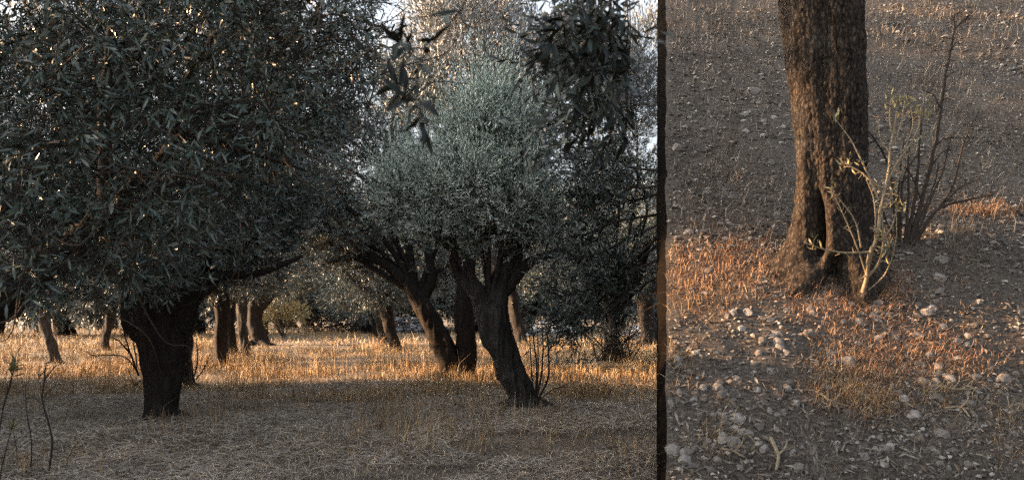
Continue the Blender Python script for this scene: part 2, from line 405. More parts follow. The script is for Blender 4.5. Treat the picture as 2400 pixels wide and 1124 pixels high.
def px_blobs(L):
    return [(at(x, y, Y), (rx / FPX * Y, (ry if len(t) == 0 else t[0]) / FPX * Y if len(t) else (rx + ry) / 2 / FPX * Y, ry / FPX * Y)) for (x, y, Y, rx, ry, *t) in L]

def branch_mesh(pts, r0, r1, seg=8, n=None, rough=.10, seed=0, nf=6, lobes=0.0, flare=0.0):
    pts = np.asarray(pts, float); n = n or max(6, len(pts) * 5)
    P = spline(pts, n); t = np.linspace(0, 1, n)
    if np.ndim(r0):
        rad = np.interp(t, np.linspace(0, 1, len(r0)), r0)
    else:
        rad = r0 * (1 - t) ** .8 + r1 * (1 - (1 - t) ** .8)
    if flare: rad = rad * (1 + flare * np.exp(-t * 9))
    wob = (noise(P, 1.2 / max(.05, rad[0] * 6), seed + 3)[:, None] * unit(np.stack([np.ones(n), .3 + 0 * t, 0 * t], -1))) * rad[0] * .5 * np.minimum(1, t * 4)[:, None] if rough else 0
    return tube(P + wob, rad, seg, rough, nf, seed, lobes)

def crown_limbs(m, rng, start, blobs, r0, fine=3, seed=0):
    """limbs from a fork point into each foliage mass and twigs inside it"""
    for k, (c, r) in enumerate(blobs):
        c = np.asarray(c); mid = (start + c) / 2 + rng.normal(0, .12, 3) * np.linalg.norm(c - start) * .6
        mid[2] += .08 * np.linalg.norm(c - start)
        V, Q, T = branch_mesh([start, mid, c], r0, r0 * .3, 6, 12, .08, seed + k); m.add(V, T, Q)
        for j in range(fine):
            e = c + unit(rng.normal(size=3)) * np.array(r) * .85
            s = mid * .35 + c * .65 if j % 2 else c
            V, Q, T = branch_mesh([s, (s + e) / 2 + rng.normal(0, .1, 3) * np.array(r), e], r0 * .32, r0 * .07, 5, 8, 0, seed + j); m.add(V, T, Q)

def tree(name_label, trunk_px, rad_px, Y, blobs, n_shoots, leaf=.07, nl=12, length=.22, mtl='leaf', bark='bark', forks=(), seed=1, group='olive trees of the grove',
         up=.5, shell=.5, clump=1.6, thresh=-.12, width=.24, seg=22, detail=False, limb_r=.06, fine=3, rough=.3, sub=3, wands=0):
    rng = np.random.default_rng(seed)
    pts = np.array([at(x, y, Y + (q[0] if q else 0)) for (x, y, *q) in trunk_px])
    gz = float(ground_z(pts[:1, 0], pts[:1, 1])[0]); pts[0, 2] = gz - .06
    root = thing('olive_tree', name_label, 'tree', (pts[0, 0], pts[0, 1], gz), group)
    rad = np.array(rad_px) / FPX * Y * (.84 if Y > 18 else 1)
    n = max(24, int(len(pts) * (12 if Y > 13 else 22))); P = spline(pts, n); tt = np.linspace(0, 1, n)
    r = np.interp(tt, np.linspace(0, 1, len(rad)), rad); r = r * (1 + .2 * np.exp(-tt * 16))
    m = Mesh(); V, Q, T = tube(P + rad.mean() * .14 * np.stack([noise(np.stack([tt * 5, tt * 0 + seed, tt * 0], -1), 1, seed), 0 * tt, 0 * tt], -1) * np.minimum(1, tt * 6)[:, None], r, seg, rough, 1.6 / rad.mean() * .6, seed, .14)
    m.add(V, T, Q)
    for a in range(6):                                                # root toes
        an = a * 1.05 + rng.uniform(-.3, .3); e = P[0] + np.array([math.cos(an), math.sin(an), 0]) * rad[0] * rng.uniform(1.9, 2.8)
        e[2] = gz - .05; s = P[min(3, n - 1)].copy(); s[2] = gz + rad[0] * .75
        V, Q, T = branch_mesh([s, (s + e) / 2 + [0, 0, -.05 * rad[0]], e], rad[0] * .46, rad[0] * .14, 10, 10, .3, seed + a, 2 / rad[0]); m.add(V, T, Q)
    m.build('trunk', M[bark], root)
    for k, (fp, fr) in enumerate(forks):
        fpts = np.array([at(x, y, Y + (q[0] if q else 0)) for (x, y, *q) in fp])
        m = Mesh(); V, Q, T = branch_mesh(fpts, np.array(fr) / FPX * Y, 0, 12, len(fpts) * 8, .22, seed + 7 * k, 2.2 / (max(fr) / FPX * Y) * .5); m.add(V, T, Q)
        m.build('limb', M[bark], root)
    if not forks:
        for k in range(3):
            e = P[-1] + unit(np.array([(k - 1) * .9 + rng.normal(0, .2), rng.normal(0, .5), .9])) * rad[-1] * rng.uniform(6, 9); md = (P[-1] + e) / 2 + rng.normal(0, .5, 3) * rad[-1]
            m = Mesh(); V, Q, T = branch_mesh([P[-9], P[-2], md, e], [rad[-1] * .85, rad[-1] * .7, rad[-1] * .45, rad[-1] * .2], 0, 12, 26, .3, seed + 3 * k, 1.1 / rad[-1]); m.add(V, T, Q); m.build('limb', M[bark], root)
    B = px_blobs(blobs); B0 = list(B)
    for c, r_ in B0:
        for k in range(sub):
            u = unit(rng.normal(size=3)); B.append((c + u * np.array(r_) * .85, tuple(np.array(r_) * rng.uniform(.28, .5))))
    m = Mesh(); crown_limbs(m, rng, P[-2], B0, limb_r, fine, seed); m.build('branches', M[bark], root, kind='stuff')
    Pp, D = blob_points(rng, B, n_shoots, up, shell, clump, thresh)
    V, T, Q, tip = shoots(Pp, D, rng, nl, length, leaf, width, detail=detail)
    m = Mesh(); m.add(V, T, Q)
    if wands:                                                         # long upright shoots standing out of the top of the crown
        Pw, Dw = blob_points(rng, B, wands * 3, 1.0, .8, clump, thresh); k = Dw[:, 2] > .45; Pw, Dw = Pw[k][:wands], unit(Dw[k][:wands] * .5 + [0, 0, 1.0])
        V, T, Q, _ = shoots(Pw, Dw, rng, 22, length * 2.2, leaf, width, (.25, .6), detail); m.add(V, T, Q)
    m.build('crown', M[mtl], root, kind='stuff')
    if detail or Y < 12:
        m = Mesh()
        for k in range(130):                                          # bare curving twigs among the leaves
            c, r_ = B[rng.integers(len(B))]; p = np.asarray(c) + unit(rng.normal(size=3) + [0, -.5, 0]) * np.array(r_) * rng.uniform(.6, 1.05); d = unit(rng.normal(size=3) + [0, 0, .2]); L_ = rng.uniform(.3, .9)
            V, Q, T = branch_mesh([p, p + d * L_ * .4 + rng.normal(0, .08, 3), p + d * L_ * .75 + rng.normal(0, .1, 3), p + d * L_], .009, .003, 4, 9, 0); m.add(V, T, Q)
        m.build('bare_twigs', M['bark_grey'], root, kind='stuff')
        m = Mesh(); w = .0022 * Y / 10 * 1.2
        X = unit(np.cross(D, [.3, .8, .5])) * w
        Vt = np.stack([Pp - D * .05 + X, Pp - D * .05 - X, tip], 1).reshape(-1, 3); m.add(Vt, np.arange(len(Vt)).reshape(-1, 3))
        m.build('twigs', M['twig'], root, kind='stuff')
    return root

# ---- the trees one can tell apart, from the front to the back
tree('stout olive tree with thick dark trunk flaring into low limbs, beside pale flat stone',
     [(378, 985), (384, 940), (388, 880), (378, 800), (370, 735), (372, 690)], [37, 36, 39, 50, 64, 70], 9.5,
     [(240, 560, 9.2, 150, 95), (470, 520, 9.3, 190, 115), (600, 560, 9.6, 75, 80), (330, 640, 8.6, 95, 55), (180, 660, 10.2, 170, 55), (360, 380, 9.8, 300, 150), (640, 420, 10, 130, 90), (520, 620, 10, 90, 50), (120, 230, 11, 230, 190), (420, 160, 11, 250, 170), (680, 210, 11, 170, 130), (100, 440, 11, 190, 130)],
     7200, leaf=.098, nl=12, length=.24, seed=3, seg=80,
     forks=[([(345, 760), (315, 690), (285, 610), (235, 500)], [40, 36, 24, 12]), ([(405, 760), (440, 680), (480, 610), (570, 520)], [42, 34, 22, 9]),
            ([(372, 720), (375, 640), (390, 540), (380, 430)], [46, 34, 24, 10]), ([(420, 700), (500, 650), (610, 640), (700, 600)], [20, 14, 9, 4])])
tree('slim dark olive trunk half hidden behind the stout trunk',
     [(436, 905), (430, 860), (428, 790), (440, 720)], [24, 20, 20, 22], 14, [(470, 600, 14, 120, 70)], 500, leaf=.09, seed=5, seg=20)
tree('grey olive tree leaning to one side with bright bushy silver-green crown',
     [(1228, 962), (1212, 905), (1188, 850), (1158, 770), (1148, 715)], [35, 31, 31, 36, 34], 10.5,
     [(1130, 300, 10.3, 85, 60), (1215, 365, 10.2, 70, 75), (1268, 330, 10.6, 26, 50), (990, 430, 10.2, 80, 48), (925, 480, 10.2, 48, 34), (1095, 450, 10.0, 85, 65), (1200, 480, 10, 85, 75), (1050, 540, 10.2, 85, 36), (1245, 545, 10.4, 60, 42), (1140, 550, 10.1, 55, 32), (1150, 235, 10.5, 45, 20)],
     4600, leaf=.066, nl=16, length=.33, mtl='leaf_teal', bark='bark_grey', seed=7, up=.9, seg=80, thresh=.06, clump=3.8, limb_r=.034, fine=7, wands=800, sub=5,
     forks=[([(1140, 720), (1112, 672), (1078, 640), (1068, 590), (1064, 520)], [26, 20, 14, 11, 6]), ([(1160, 720), (1185, 650), (1205, 580), (1215, 490)], [30, 26, 20, 10]),
            ([(1165, 700), (1230, 620), (1310, 590), (1400, 560)], [18, 13, 9, 5]), ([(1190, 640), (1240, 560), (1258, 480)], [14, 10, 6])])
tree('olive tree forking at the ground into two dark trunks',
     [(1066, 892), (1052, 850), (1022, 780), (992, 720), (978, 690)], [28, 27, 24, 21, 15], 15.4,
     [(830, 400, 15.5, 170, 110), (1000, 330, 16, 150, 120), (700, 440, 15, 120, 80), (900, 520, 15.8, 140, 75), (760, 540, 15, 110, 50), (1090, 600, 16, 110, 70), (860, 330, 16, 110, 70), (1180, 300, 16.5, 110, 100), (720, 330, 16.5, 130, 80), (650, 500, 16, 110, 70), (930, 230, 17, 60, 60), (830, 600, 16, 120, 40)],
     5600, leaf=.108, nl=12, length=.28, seed=9, seg=30, thresh=-.15, shell=.35, fine=4, limb_r=.07,
     forks=[([(1085, 880), (1092, 800), (1088, 720), (1098, 620), (1120, 500)], [27, 25, 23, 18, 9]),
            ([(985, 715), (945, 650), (880, 608), (800, 608), (762, 620)], [17, 14, 9, 6, 3]), ([(960, 670), (890, 610), (820, 570), (740, 500), (660, 440)], [12, 10, 7, 5, 2]),
            ([(985, 710), (1010, 650), (1006, 570), (1000, 480)], [15, 12, 9, 4])])
tree('tall pale silver olive crown rising above the bushy crown',
     [(1175, 850), (1170, 740), (1165, 600), (1150, 450)], [20, 18, 16, 14], 20,
     [(1075, 105, 20, 130, 90), (1100, 200, 20, 170, 75), (1290, 190, 20, 130, 80), (960, 230, 20.5, 70, 70), (1400, 190, 21, 120, 90), (1480, 220, 21.5, 80, 80), (1515, 130, 21.5, 60, 90), (1180, 90, 21, 90, 80), (1050, 20, 21, 80, 60)],
     4800, leaf=.14, nl=14, length=.42, mtl='leaf_pale', seed=11, up=1.1, seg=16, width=.24, thresh=-.4, limb_r=.05, wands=500)
tree('dark olive trunk ringed by a scrubby thicket of suckers',
     [(1440, 845), (1436, 790), (1436, 730), (1440, 680)], [27, 23, 26, 32], 22,
     [(1440, 500, 22, 160, 120), (1340, 600, 22, 110, 70), (1500, 610, 22, 110, 60), (1420, 330, 23, 120, 70), (1490, 400, 22, 110, 70), (1490, 250, 23, 90, 60), (1360, 440, 23, 80, 60)], 3400, leaf=.11, seed=13,
     forks=[([(1432, 720), (1400, 650), (1360, 560)], [18, 14, 8]), ([(1445, 720), (1490, 640), (1520, 560)], [18, 14, 8])])
tree('dark olive trunk at the foot of the cut bank, beyond the thicket',
     [(1522, 790), (1515, 740), (1510, 690)], [22, 20, 24], 34, [(1490, 640, 34, 60, 70), (1500, 560, 34, 60, 60)], 1600, leaf=.14, seed=15, thresh=0)
tree('slender olive trunk seen just behind the leaning trunk',
     [(1224, 803), (1214, 760), (1204, 700), (1200, 640)], [15, 14, 15, 18], 36,
     [(1200, 590, 36, 140, 90), (1290, 630, 36, 110, 70)], 1800, leaf=.15, nl=10, length=.4, seed=17)
tree('olive trunk with sunlit flank at the front of the row of four',
     [(522, 862), (518, 800), (520, 740), (518, 690)], [19, 17, 18, 22], 19,
     [(540, 610, 19.5, 130, 85), (620, 540, 20, 130, 80), (490, 660, 19.5, 50, 40)], 1900, leaf=.10, nl=12, length=.3, seed=19)
tree('thin dark olive trunk, second in the row of four',
     [(550, 842), (542, 790), (540, 740), (545, 690)], [14, 12, 12, 14], 23, [(600, 630, 23, 110, 60)], 1000, leaf=.11, seed=21)
tree('olive trunk with pale streaked bark, third in the row of four',
     [(574, 838), (570, 780), (566, 730), (570, 680)], [14, 13, 13, 16], 24, [(660, 560, 24, 120, 80)], 1100, leaf=.11, seed=23, bark='bark_grey')
tree('knotted broad-footed olive trunk ending the row of four',
     [(610, 806), (598, 770), (596, 720), (612, 680)], [24, 20, 20, 24], 33, [(640, 650, 33, 120, 55), (700, 600, 33, 110, 80)], 1700, leaf=.14, nl=10, length=.4, seed=25,
     forks=[([(600, 735), (640, 690), (655, 660)], [10, 8, 5])])
tree('russet sunlit olive stump trunk standing in tall golden grass',
     [(932, 824), (920, 790), (908, 740), (900, 700)], [16, 15, 16, 20], 27, [(880, 655, 27, 125, 60), (960, 640, 27, 60, 60)], 2300, leaf=.12, nl=10, length=.35, seed=27)
tree('dark olive trunk close behind the russet one',
     [(902, 806), (897, 770), (892, 730), (890, 690)], [15, 14, 15, 18], 33, [(840, 680, 33, 110, 50), (930, 660, 33, 100, 55), (770, 640, 33, 70, 45)], 2400, leaf=.14, nl=10, length=.4, seed=29)
tree('small thin olive trunk farther off among pale grass',
     [(880, 790), (878, 765), (876, 735)], [9, 8, 9], 44, [(850, 705, 44, 80, 40)], 1000, leaf=.2, nl=10, length=.5, seed=31)
tree('slanting pale-barked olive trunk in the golden grass, under drooping foliage',
     [(132, 850), (120, 810), (108, 770), (100, 715)], [15, 14, 13, 16], 21, [(90, 680, 21, 120, 45), (160, 600, 21, 130, 60)], 1300, leaf=.1, seed=33, bark='bark_grey')
tree('small far olive trunk between the slanting and stout trunks',
     [(246, 822), (248, 790), (256, 750), (262, 710)], [11, 10, 11, 14], 28, [(250, 690, 28, 130, 45)], 1100, leaf=.13, nl=10, length=.35, seed=35)

# ---- dense trees closing the background: one built, the rest copies with their parts
def copy_tree(o, loc, scale, rz, label, parent=None):
    c = o.copy(); COL.objects.link(c)
    if parent is None:
        c.location = loc; c.scale = scale; c.rotation_euler = (0, 0, rz); c['label'] = label
    else:
        c.parent = parent
    for ch in o.children: copy_tree(ch, None, None, None, None, c)
    return c
def generic(label, loc, seed, n=3600, leaf=.15, group='dense olives closing the view', low=1.0, mtl='leaf', scale=1.0):
    rng = np.random.default_rng(seed); loc = np.array(loc, float)
    root = thing('dense_olive_tree', label, 'tree', loc, group)
    hi = 1 + max(0, low - 1) * .5; P = spline(loc + scale * np.array([(0, 0, -.1), (.1, .05, .6 * hi), (-.05, 0, 1.3 * hi), (.1, 0, 2.0 * hi)]), 24)
    m = Mesh(); V, Q, T = tube(P, scale * np.linspace(.34, .26, 24) * (1 + .4 * np.exp(-np.linspace(0, 8, 24))), 18, .2, 4, seed, .1); m.add(V, T, Q); m.build('trunk', M['bark'], root)
    B = [(loc + scale * np.array([math.cos(a) * 1.5 * rr, math.sin(a) * 1.5 * rr, low + 1.3 + zz]), (1.5 * scale, 1.5 * scale, 1.15 * scale)) for a, rr, zz in
         [(0, 1, .3), (1.2, 1, 0), (2.4, 1.1, .5), (3.6, 1, .1), (4.9, 1, .4), (0, .1, 2.0), (1.5, .7, 2.6), (4, .7, 2.4), (2.7, .5, 3.3)]]
    m = Mesh(); crown_limbs(m, rng, P[-2], B, .09, 2, seed); m.build('branches', M['bark'], root, kind='stuff')
    Pp, D = blob_points(rng, B, n, .4, .35, 1.6, -.25)
    V, T, Q, _ = shoots(Pp, D, rng, 10, .42, leaf, .3); m = Mesh(); m.add(V, T, Q); m.build('crown', M[mtl], root, kind='stuff')
    return root
bg = [(-20, 46, 1.5, 'behind the slanting trunk at the photo edge'), (150, 50, 1.5, 'behind the small far trunk'), (320, 44, 1.4, 'behind the stout trunk'), (455, 52, 1.7, 'between the stout trunk and the row of four'),
      (600, 56, 1.9, 'behind the row of four trunks'), (735, 62, 2.1, 'beside the yellowing bush'), (850, 58, 1.7, 'between the rubble heaps'), (985, 66, 2.0, 'behind the pale heap of rubble'), (1100, 60, 1.9, 'seen in the fork of the twin trunks'),
      (1240, 54, 1.7, 'beyond the leaning tree'), (1340, 62, 2.0, 'left of the thicket trunk'), (1440, 54, 1.6, 'behind the thicket trunk'), (1535, 60, 1.9, 'near the cut bank'), (670, 78, 2.6, 'tallest at the back of the clearing'), (250, 70, 2.2, 'deepest behind the stout trunk'), (1180, 80, 2.4, 'deepest behind the leaning tree')]
proto = None
for k, (x, Y, s, where) in enumerate(bg):
    X = (x - CX) / FPX * Y; loc = (X, Y, float(ground_z(np.array([X]), np.array([float(Y)]))[0]))
    lab = 'dense dark far olive tree ' + where
    if proto is None:
        proto = generic(lab, loc, 51, 3800, .16, low=.2); proto.scale = (s, s, s)
    else:
        copy_tree(proto, loc, (s * 1.1, s * 1.1, s), k * 1.7, lab)

# ---- unseen trees added on the sunny side to shade foreground, bank and crowns
off = [(-12.8, 10.6, 2.0, 'level with the stout trunk'), (-10.2, 2.6, 1.4, 'beside the viewer'), (-11.6, 8.6, 1.3, 'between the viewer and the stout trunk'), (-15.5, 9.0, 1.5, 'second from the viewer'),
       (-15.5, 13.4, 1.0, 'at the border of the golden grass', .3, 1100), (-21, 9.5, 1.5, 'farthest out along the meadow'), (-17.5, 14.4, 1.6, 'high-crowned beside the golden grass', 3.0), (-25, 24.5, 1.7, 'high-crowned across the meadow', 3.2, 3800)]
for k, (X, Y, s, where, *hi_) in enumerate(off):
    loc = (X, Y, float(ground_z(np.array([float(X)]), np.array([float(Y)]))[0]))
    generic('unseen spreading olive tree added for shade, ' + where, loc, 61 + k, hi_[1] if len(hi_) > 1 else 2500, .25, 'unseen olives added for shade', hi_[0] if hi_ else .3, scale=s)

# ------------------------------------------------------------------ single leaves as objects
def leaf_data(name, mtl, bend, w=.23):
    t = np.linspace(0, 1, 6); half = w / 2 * np.sin(np.pi * t ** .85) ** .8; half[0] = .01; half[-1] = .004
    z = bend * np.sin(np.pi * t) * .5 - bend * t ** 2 * .6
    c = np.stack([t * 0, t, z - .03], -1); l = np.stack([-half, t, z], -1); r = np.stack([half, t, z], -1)
    V = np.vstack([l, c, r]); Q = []
    for k in range(5): Q += [[k, 6 + k, 7 + k, k + 1], [6 + k, 12 + k, 13 + k, 7 + k]]
    m = Mesh(); m.add(V, None, Q); return m.data(name, mtl)
LEAFS = {}
def leaf_set(key):
    if key not in LEAFS: LEAFS[key] = [leaf_data('leaf', M[key], b) for b in (-.12, .02, .14, .28)]
    return LEAFS[key]
def put_leaf(parent, pos, d, up, length, key, rng, name='leaf'):
    d = unit(np.asarray(d, float)); s = unit(np.cross(d, up)); u = np.cross(s, d)
    o = bpy.data.objects.new(name, leaf_set(key)[rng.integers(4)]); COL.objects.link(o); o.parent = parent
    p = np.asarray(pos) - parent_origin(parent); L = length; W = L * rng.uniform(.85, 1.15)
    o.matrix_local = Matrix([[s[0] * W, d[0] * L, u[0] * L, p[0]], [s[1] * W, d[1] * L, u[1] * L, p[1]], [s[2] * W, d[2] * L, u[2] * L, p[2]], [0, 0, 0, 1]])
    return o
def leafy_stem(root, pts, r0, n, length, key, rng, stem_mat='twig', start=.25, seed=0, droop=.05):
    m = Mesh(); V, Q, T = branch_mesh(pts, r0, r0 * .3, 6, max(10, len(pts) * 6), 0, seed); m.add(V, T, Q); m.build('stem', M[stem_mat], root)
    P = spline(np.asarray(pts, float), 60); D = unit(np.gradient(P, axis=0))
    for k in range(n):
        t = start + (1 - start) * (k // 2 + 1) / (n / 2); i = min(59, int(t * 59)); d = D[i]
        a = (k // 2) * 1.57 + (k % 2) * np.pi + rng.normal(0, .4)
        X = unit(np.cross(d, [.2, .9, .4])); Yv = np.cross(d, X); an = rng.uniform(.5, 1.15) * (1 if k < n - 2 else .35)
        ld = d * math.cos(an) + (X * math.cos(a) + Yv * math.sin(a)) * math.sin(an) + np.array([0, 0, -droop * rng.uniform(0, 1)])
        put_leaf(root, P[i], ld, unit(rng.normal(0, .5, 3) + [0, -.3, 1]), length * rng.uniform(.65, 1.15), key, rng)

# ------------------------------------------------------------------ the near tree whose limb and leaves fill the upper left
rng = np.random.default_rng(71)
near = thing('olive_tree', 'nearest olive tree reaching in from the edge with a thick dark limb and hanging leaves', 'tree', (-3.4, 3.7, 0), 'olive trees of the grove')
m = Mesh(); V, Q, T = branch_mesh([(-3.45, 3.7, -.1), (-3.4, 3.75, .7), (-3.2, 3.9, 1.25), at(-30, 690, 4.1)], [.27, .2, .17, .13], 0, 26, 50, .22, 5, 4); m.add(V, T, Q); m.build('trunk', M['bark'], near)
for k, (pl, rr) in enumerate([([(-40, 700, 4.0), (60, 650, 3.95), (170, 590, 3.95), (260, 510, 3.95), (330, 420, 3.9)], [46, 40, 36, 25, 15]), ([(250, 520, 3.95), (250, 380, 3.95), (245, 220, 3.95), (260, 60, 3.9)], [20, 15, 12, 8]),
                              ([(255, 260, 3.95), (290, 150, 3.95), (350, 112, 3.95), (410, 140, 3.9)], [7, 6, 5, 2]), ([(330, 430, 3.9), (440, 320, 3.9), (560, 350, 3.95), (720, 400, 4.0)], [14, 11, 6, 2]), ([(-40, 520, 5.6), (200, 330, 5.8), (480, 260, 5.9), (740, 160, 5.9)], [22, 16, 10, 3]),
                              ([(440, 320, 3.9), (600, 250, 3.95), (760, 170, 4.0)], [8, 6, 2]), ([(-40, 420, 4.0), (100, 350, 4.0), (200, 330, 4.0)], [13, 10, 4]), ([(400, 360, 3.9), (430, 200, 3.9), (520, 60, 3.9)], [10, 8, 4])]):
    m = Mesh(); V, Q, T = branch_mesh([at(*p) for p in pl], np.array(rr) / FPX * 4.3, 0, 14, len(pl) * 8, .2, 80 + k, 9); m.add(V, T, Q); m.build('limb', M['bark'], near)
B = px_blobs([(90, 120, 3.5, 190, 130, 60), (330, 90, 3.6, 190, 110, 60), (560, 90, 3.7, 150, 100, 55), (120, 330, 3.5, 170, 110, 60), (350, 280, 3.6, 170, 110, 60), (560, 270, 3.7, 130, 90, 50), (250, 470, 3.6, 150, 80, 60), (70, 500, 3.5, 110, 80, 55), (420, 440, 3.7, 110, 75, 50),
              (240, 600, 3.7, 70, 50, 35), (60, 640, 3.5, 60, 45, 35), (700, 150, 3.8, 110, 80, 45), (640, 330, 3.8, 80, 50, 35), (790, 70, 3.8, 70, 50, 35), (480, 540, 3.8, 90, 50, 40), (340, 560, 3.7, 90, 60, 40), (150, 600, 3.6, 90, 40, 35), (320, 655, 3.8, 55, 40, 30), (540, 600, 3.9, 60, 35, 30), (450, 640, 4.0, 40, 30, 25), (610, 520, 3.9, 60, 50, 30), (860, 150, 3.9, 50, 70, 30), (120, -30, 3.6, 200, 70, 50), (420, -30, 3.7, 200, 70, 50), (680, -10, 3.8, 130, 60, 45), (250, -40, 6.2, 300, 100), (620, -40, 6.2, 220, 100), (820, 0, 6.0, 90, 80), (-230, 120, 3.6, 190, 170, 90), (-260, 420, 3.6, 180, 140, 90), (-200, 150, 5.4, 200, 180), (-220, 450, 5.6, 180, 140),
              (150, 150, 6.2, 220, 160), (430, 140, 6.2, 230, 150), (680, 140, 6.0, 150, 130), (810, 110, 6.0, 85, 100), (150, 400, 6.2, 200, 140), (420, 330, 6.2, 200, 120), (660, 290, 6.0, 140, 90), (780, 260, 6.0, 95, 70), (380, 520, 6.3, 150, 80), (560, 430, 6.2, 110, 70), (330, 630, 6.4, 70, 50), (120, 560, 6.3, 130, 80)])
Pp, D = blob_points(rng, B, 8200, -.05, .2, 4.0, -.1, .35)
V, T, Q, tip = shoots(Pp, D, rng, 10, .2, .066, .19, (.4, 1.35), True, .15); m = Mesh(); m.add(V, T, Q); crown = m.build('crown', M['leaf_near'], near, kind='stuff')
m = Mesh(); X = unit(np.cross(D, [.3, .8, .5])) * .0018
m.add(np.stack([Pp - D * .08 + X, Pp - D * .08 - X, tip], 1).reshape(-1, 3), np.arange(len(Pp) * 3).reshape(-1, 3))
for k in range(420):                              # bare curving twigs through the leaves
    c, r_ = B[rng.integers(len(B))]; p = c + unit(rng.normal(size=3)) * np.array(r_) * rng.uniform(.5, 1.05)
    if in_beam(p[None])[0]: continue
    d = unit(rng.normal(size=3) * [1, .5, .8]); L = rng.uniform(.25, .7)
    V, Q, T = branch_mesh([p, p + d * L * .35 + rng.normal(0, .05, 3), p + d * L * .7 + rng.normal(0, .08, 3), p + d * L + rng.normal(0, .1, 3)], rng.uniform(.0025, .006), .001, 5, 14, 0); m.add(V, T, Q)
m.build('twigs', M['twig'], near, kind='stuff')
cnt = 0
while cnt < 290:                                  # the largest leaves, facing the viewer, one by one
    b = B[rng.integers(len(B))]; u = unit(rng.normal(size=3)); u[1] = -abs(u[1]) * 1.5
    p = b[0] + unit(u) * np.array(b[1]) * rng.uniform(.9, 1.1)
    if in_beam(p[None])[0] or p[1] < 2.5: continue
    d = rng.normal(size=3) * [1, .5, 1] + [0, 0, -.25]; put_leaf(crown, p, d, unit(rng.normal(size=3) + [0, -.8, .6]), rng.uniform(.055, .085), 'leaf_one', rng); cnt += 1

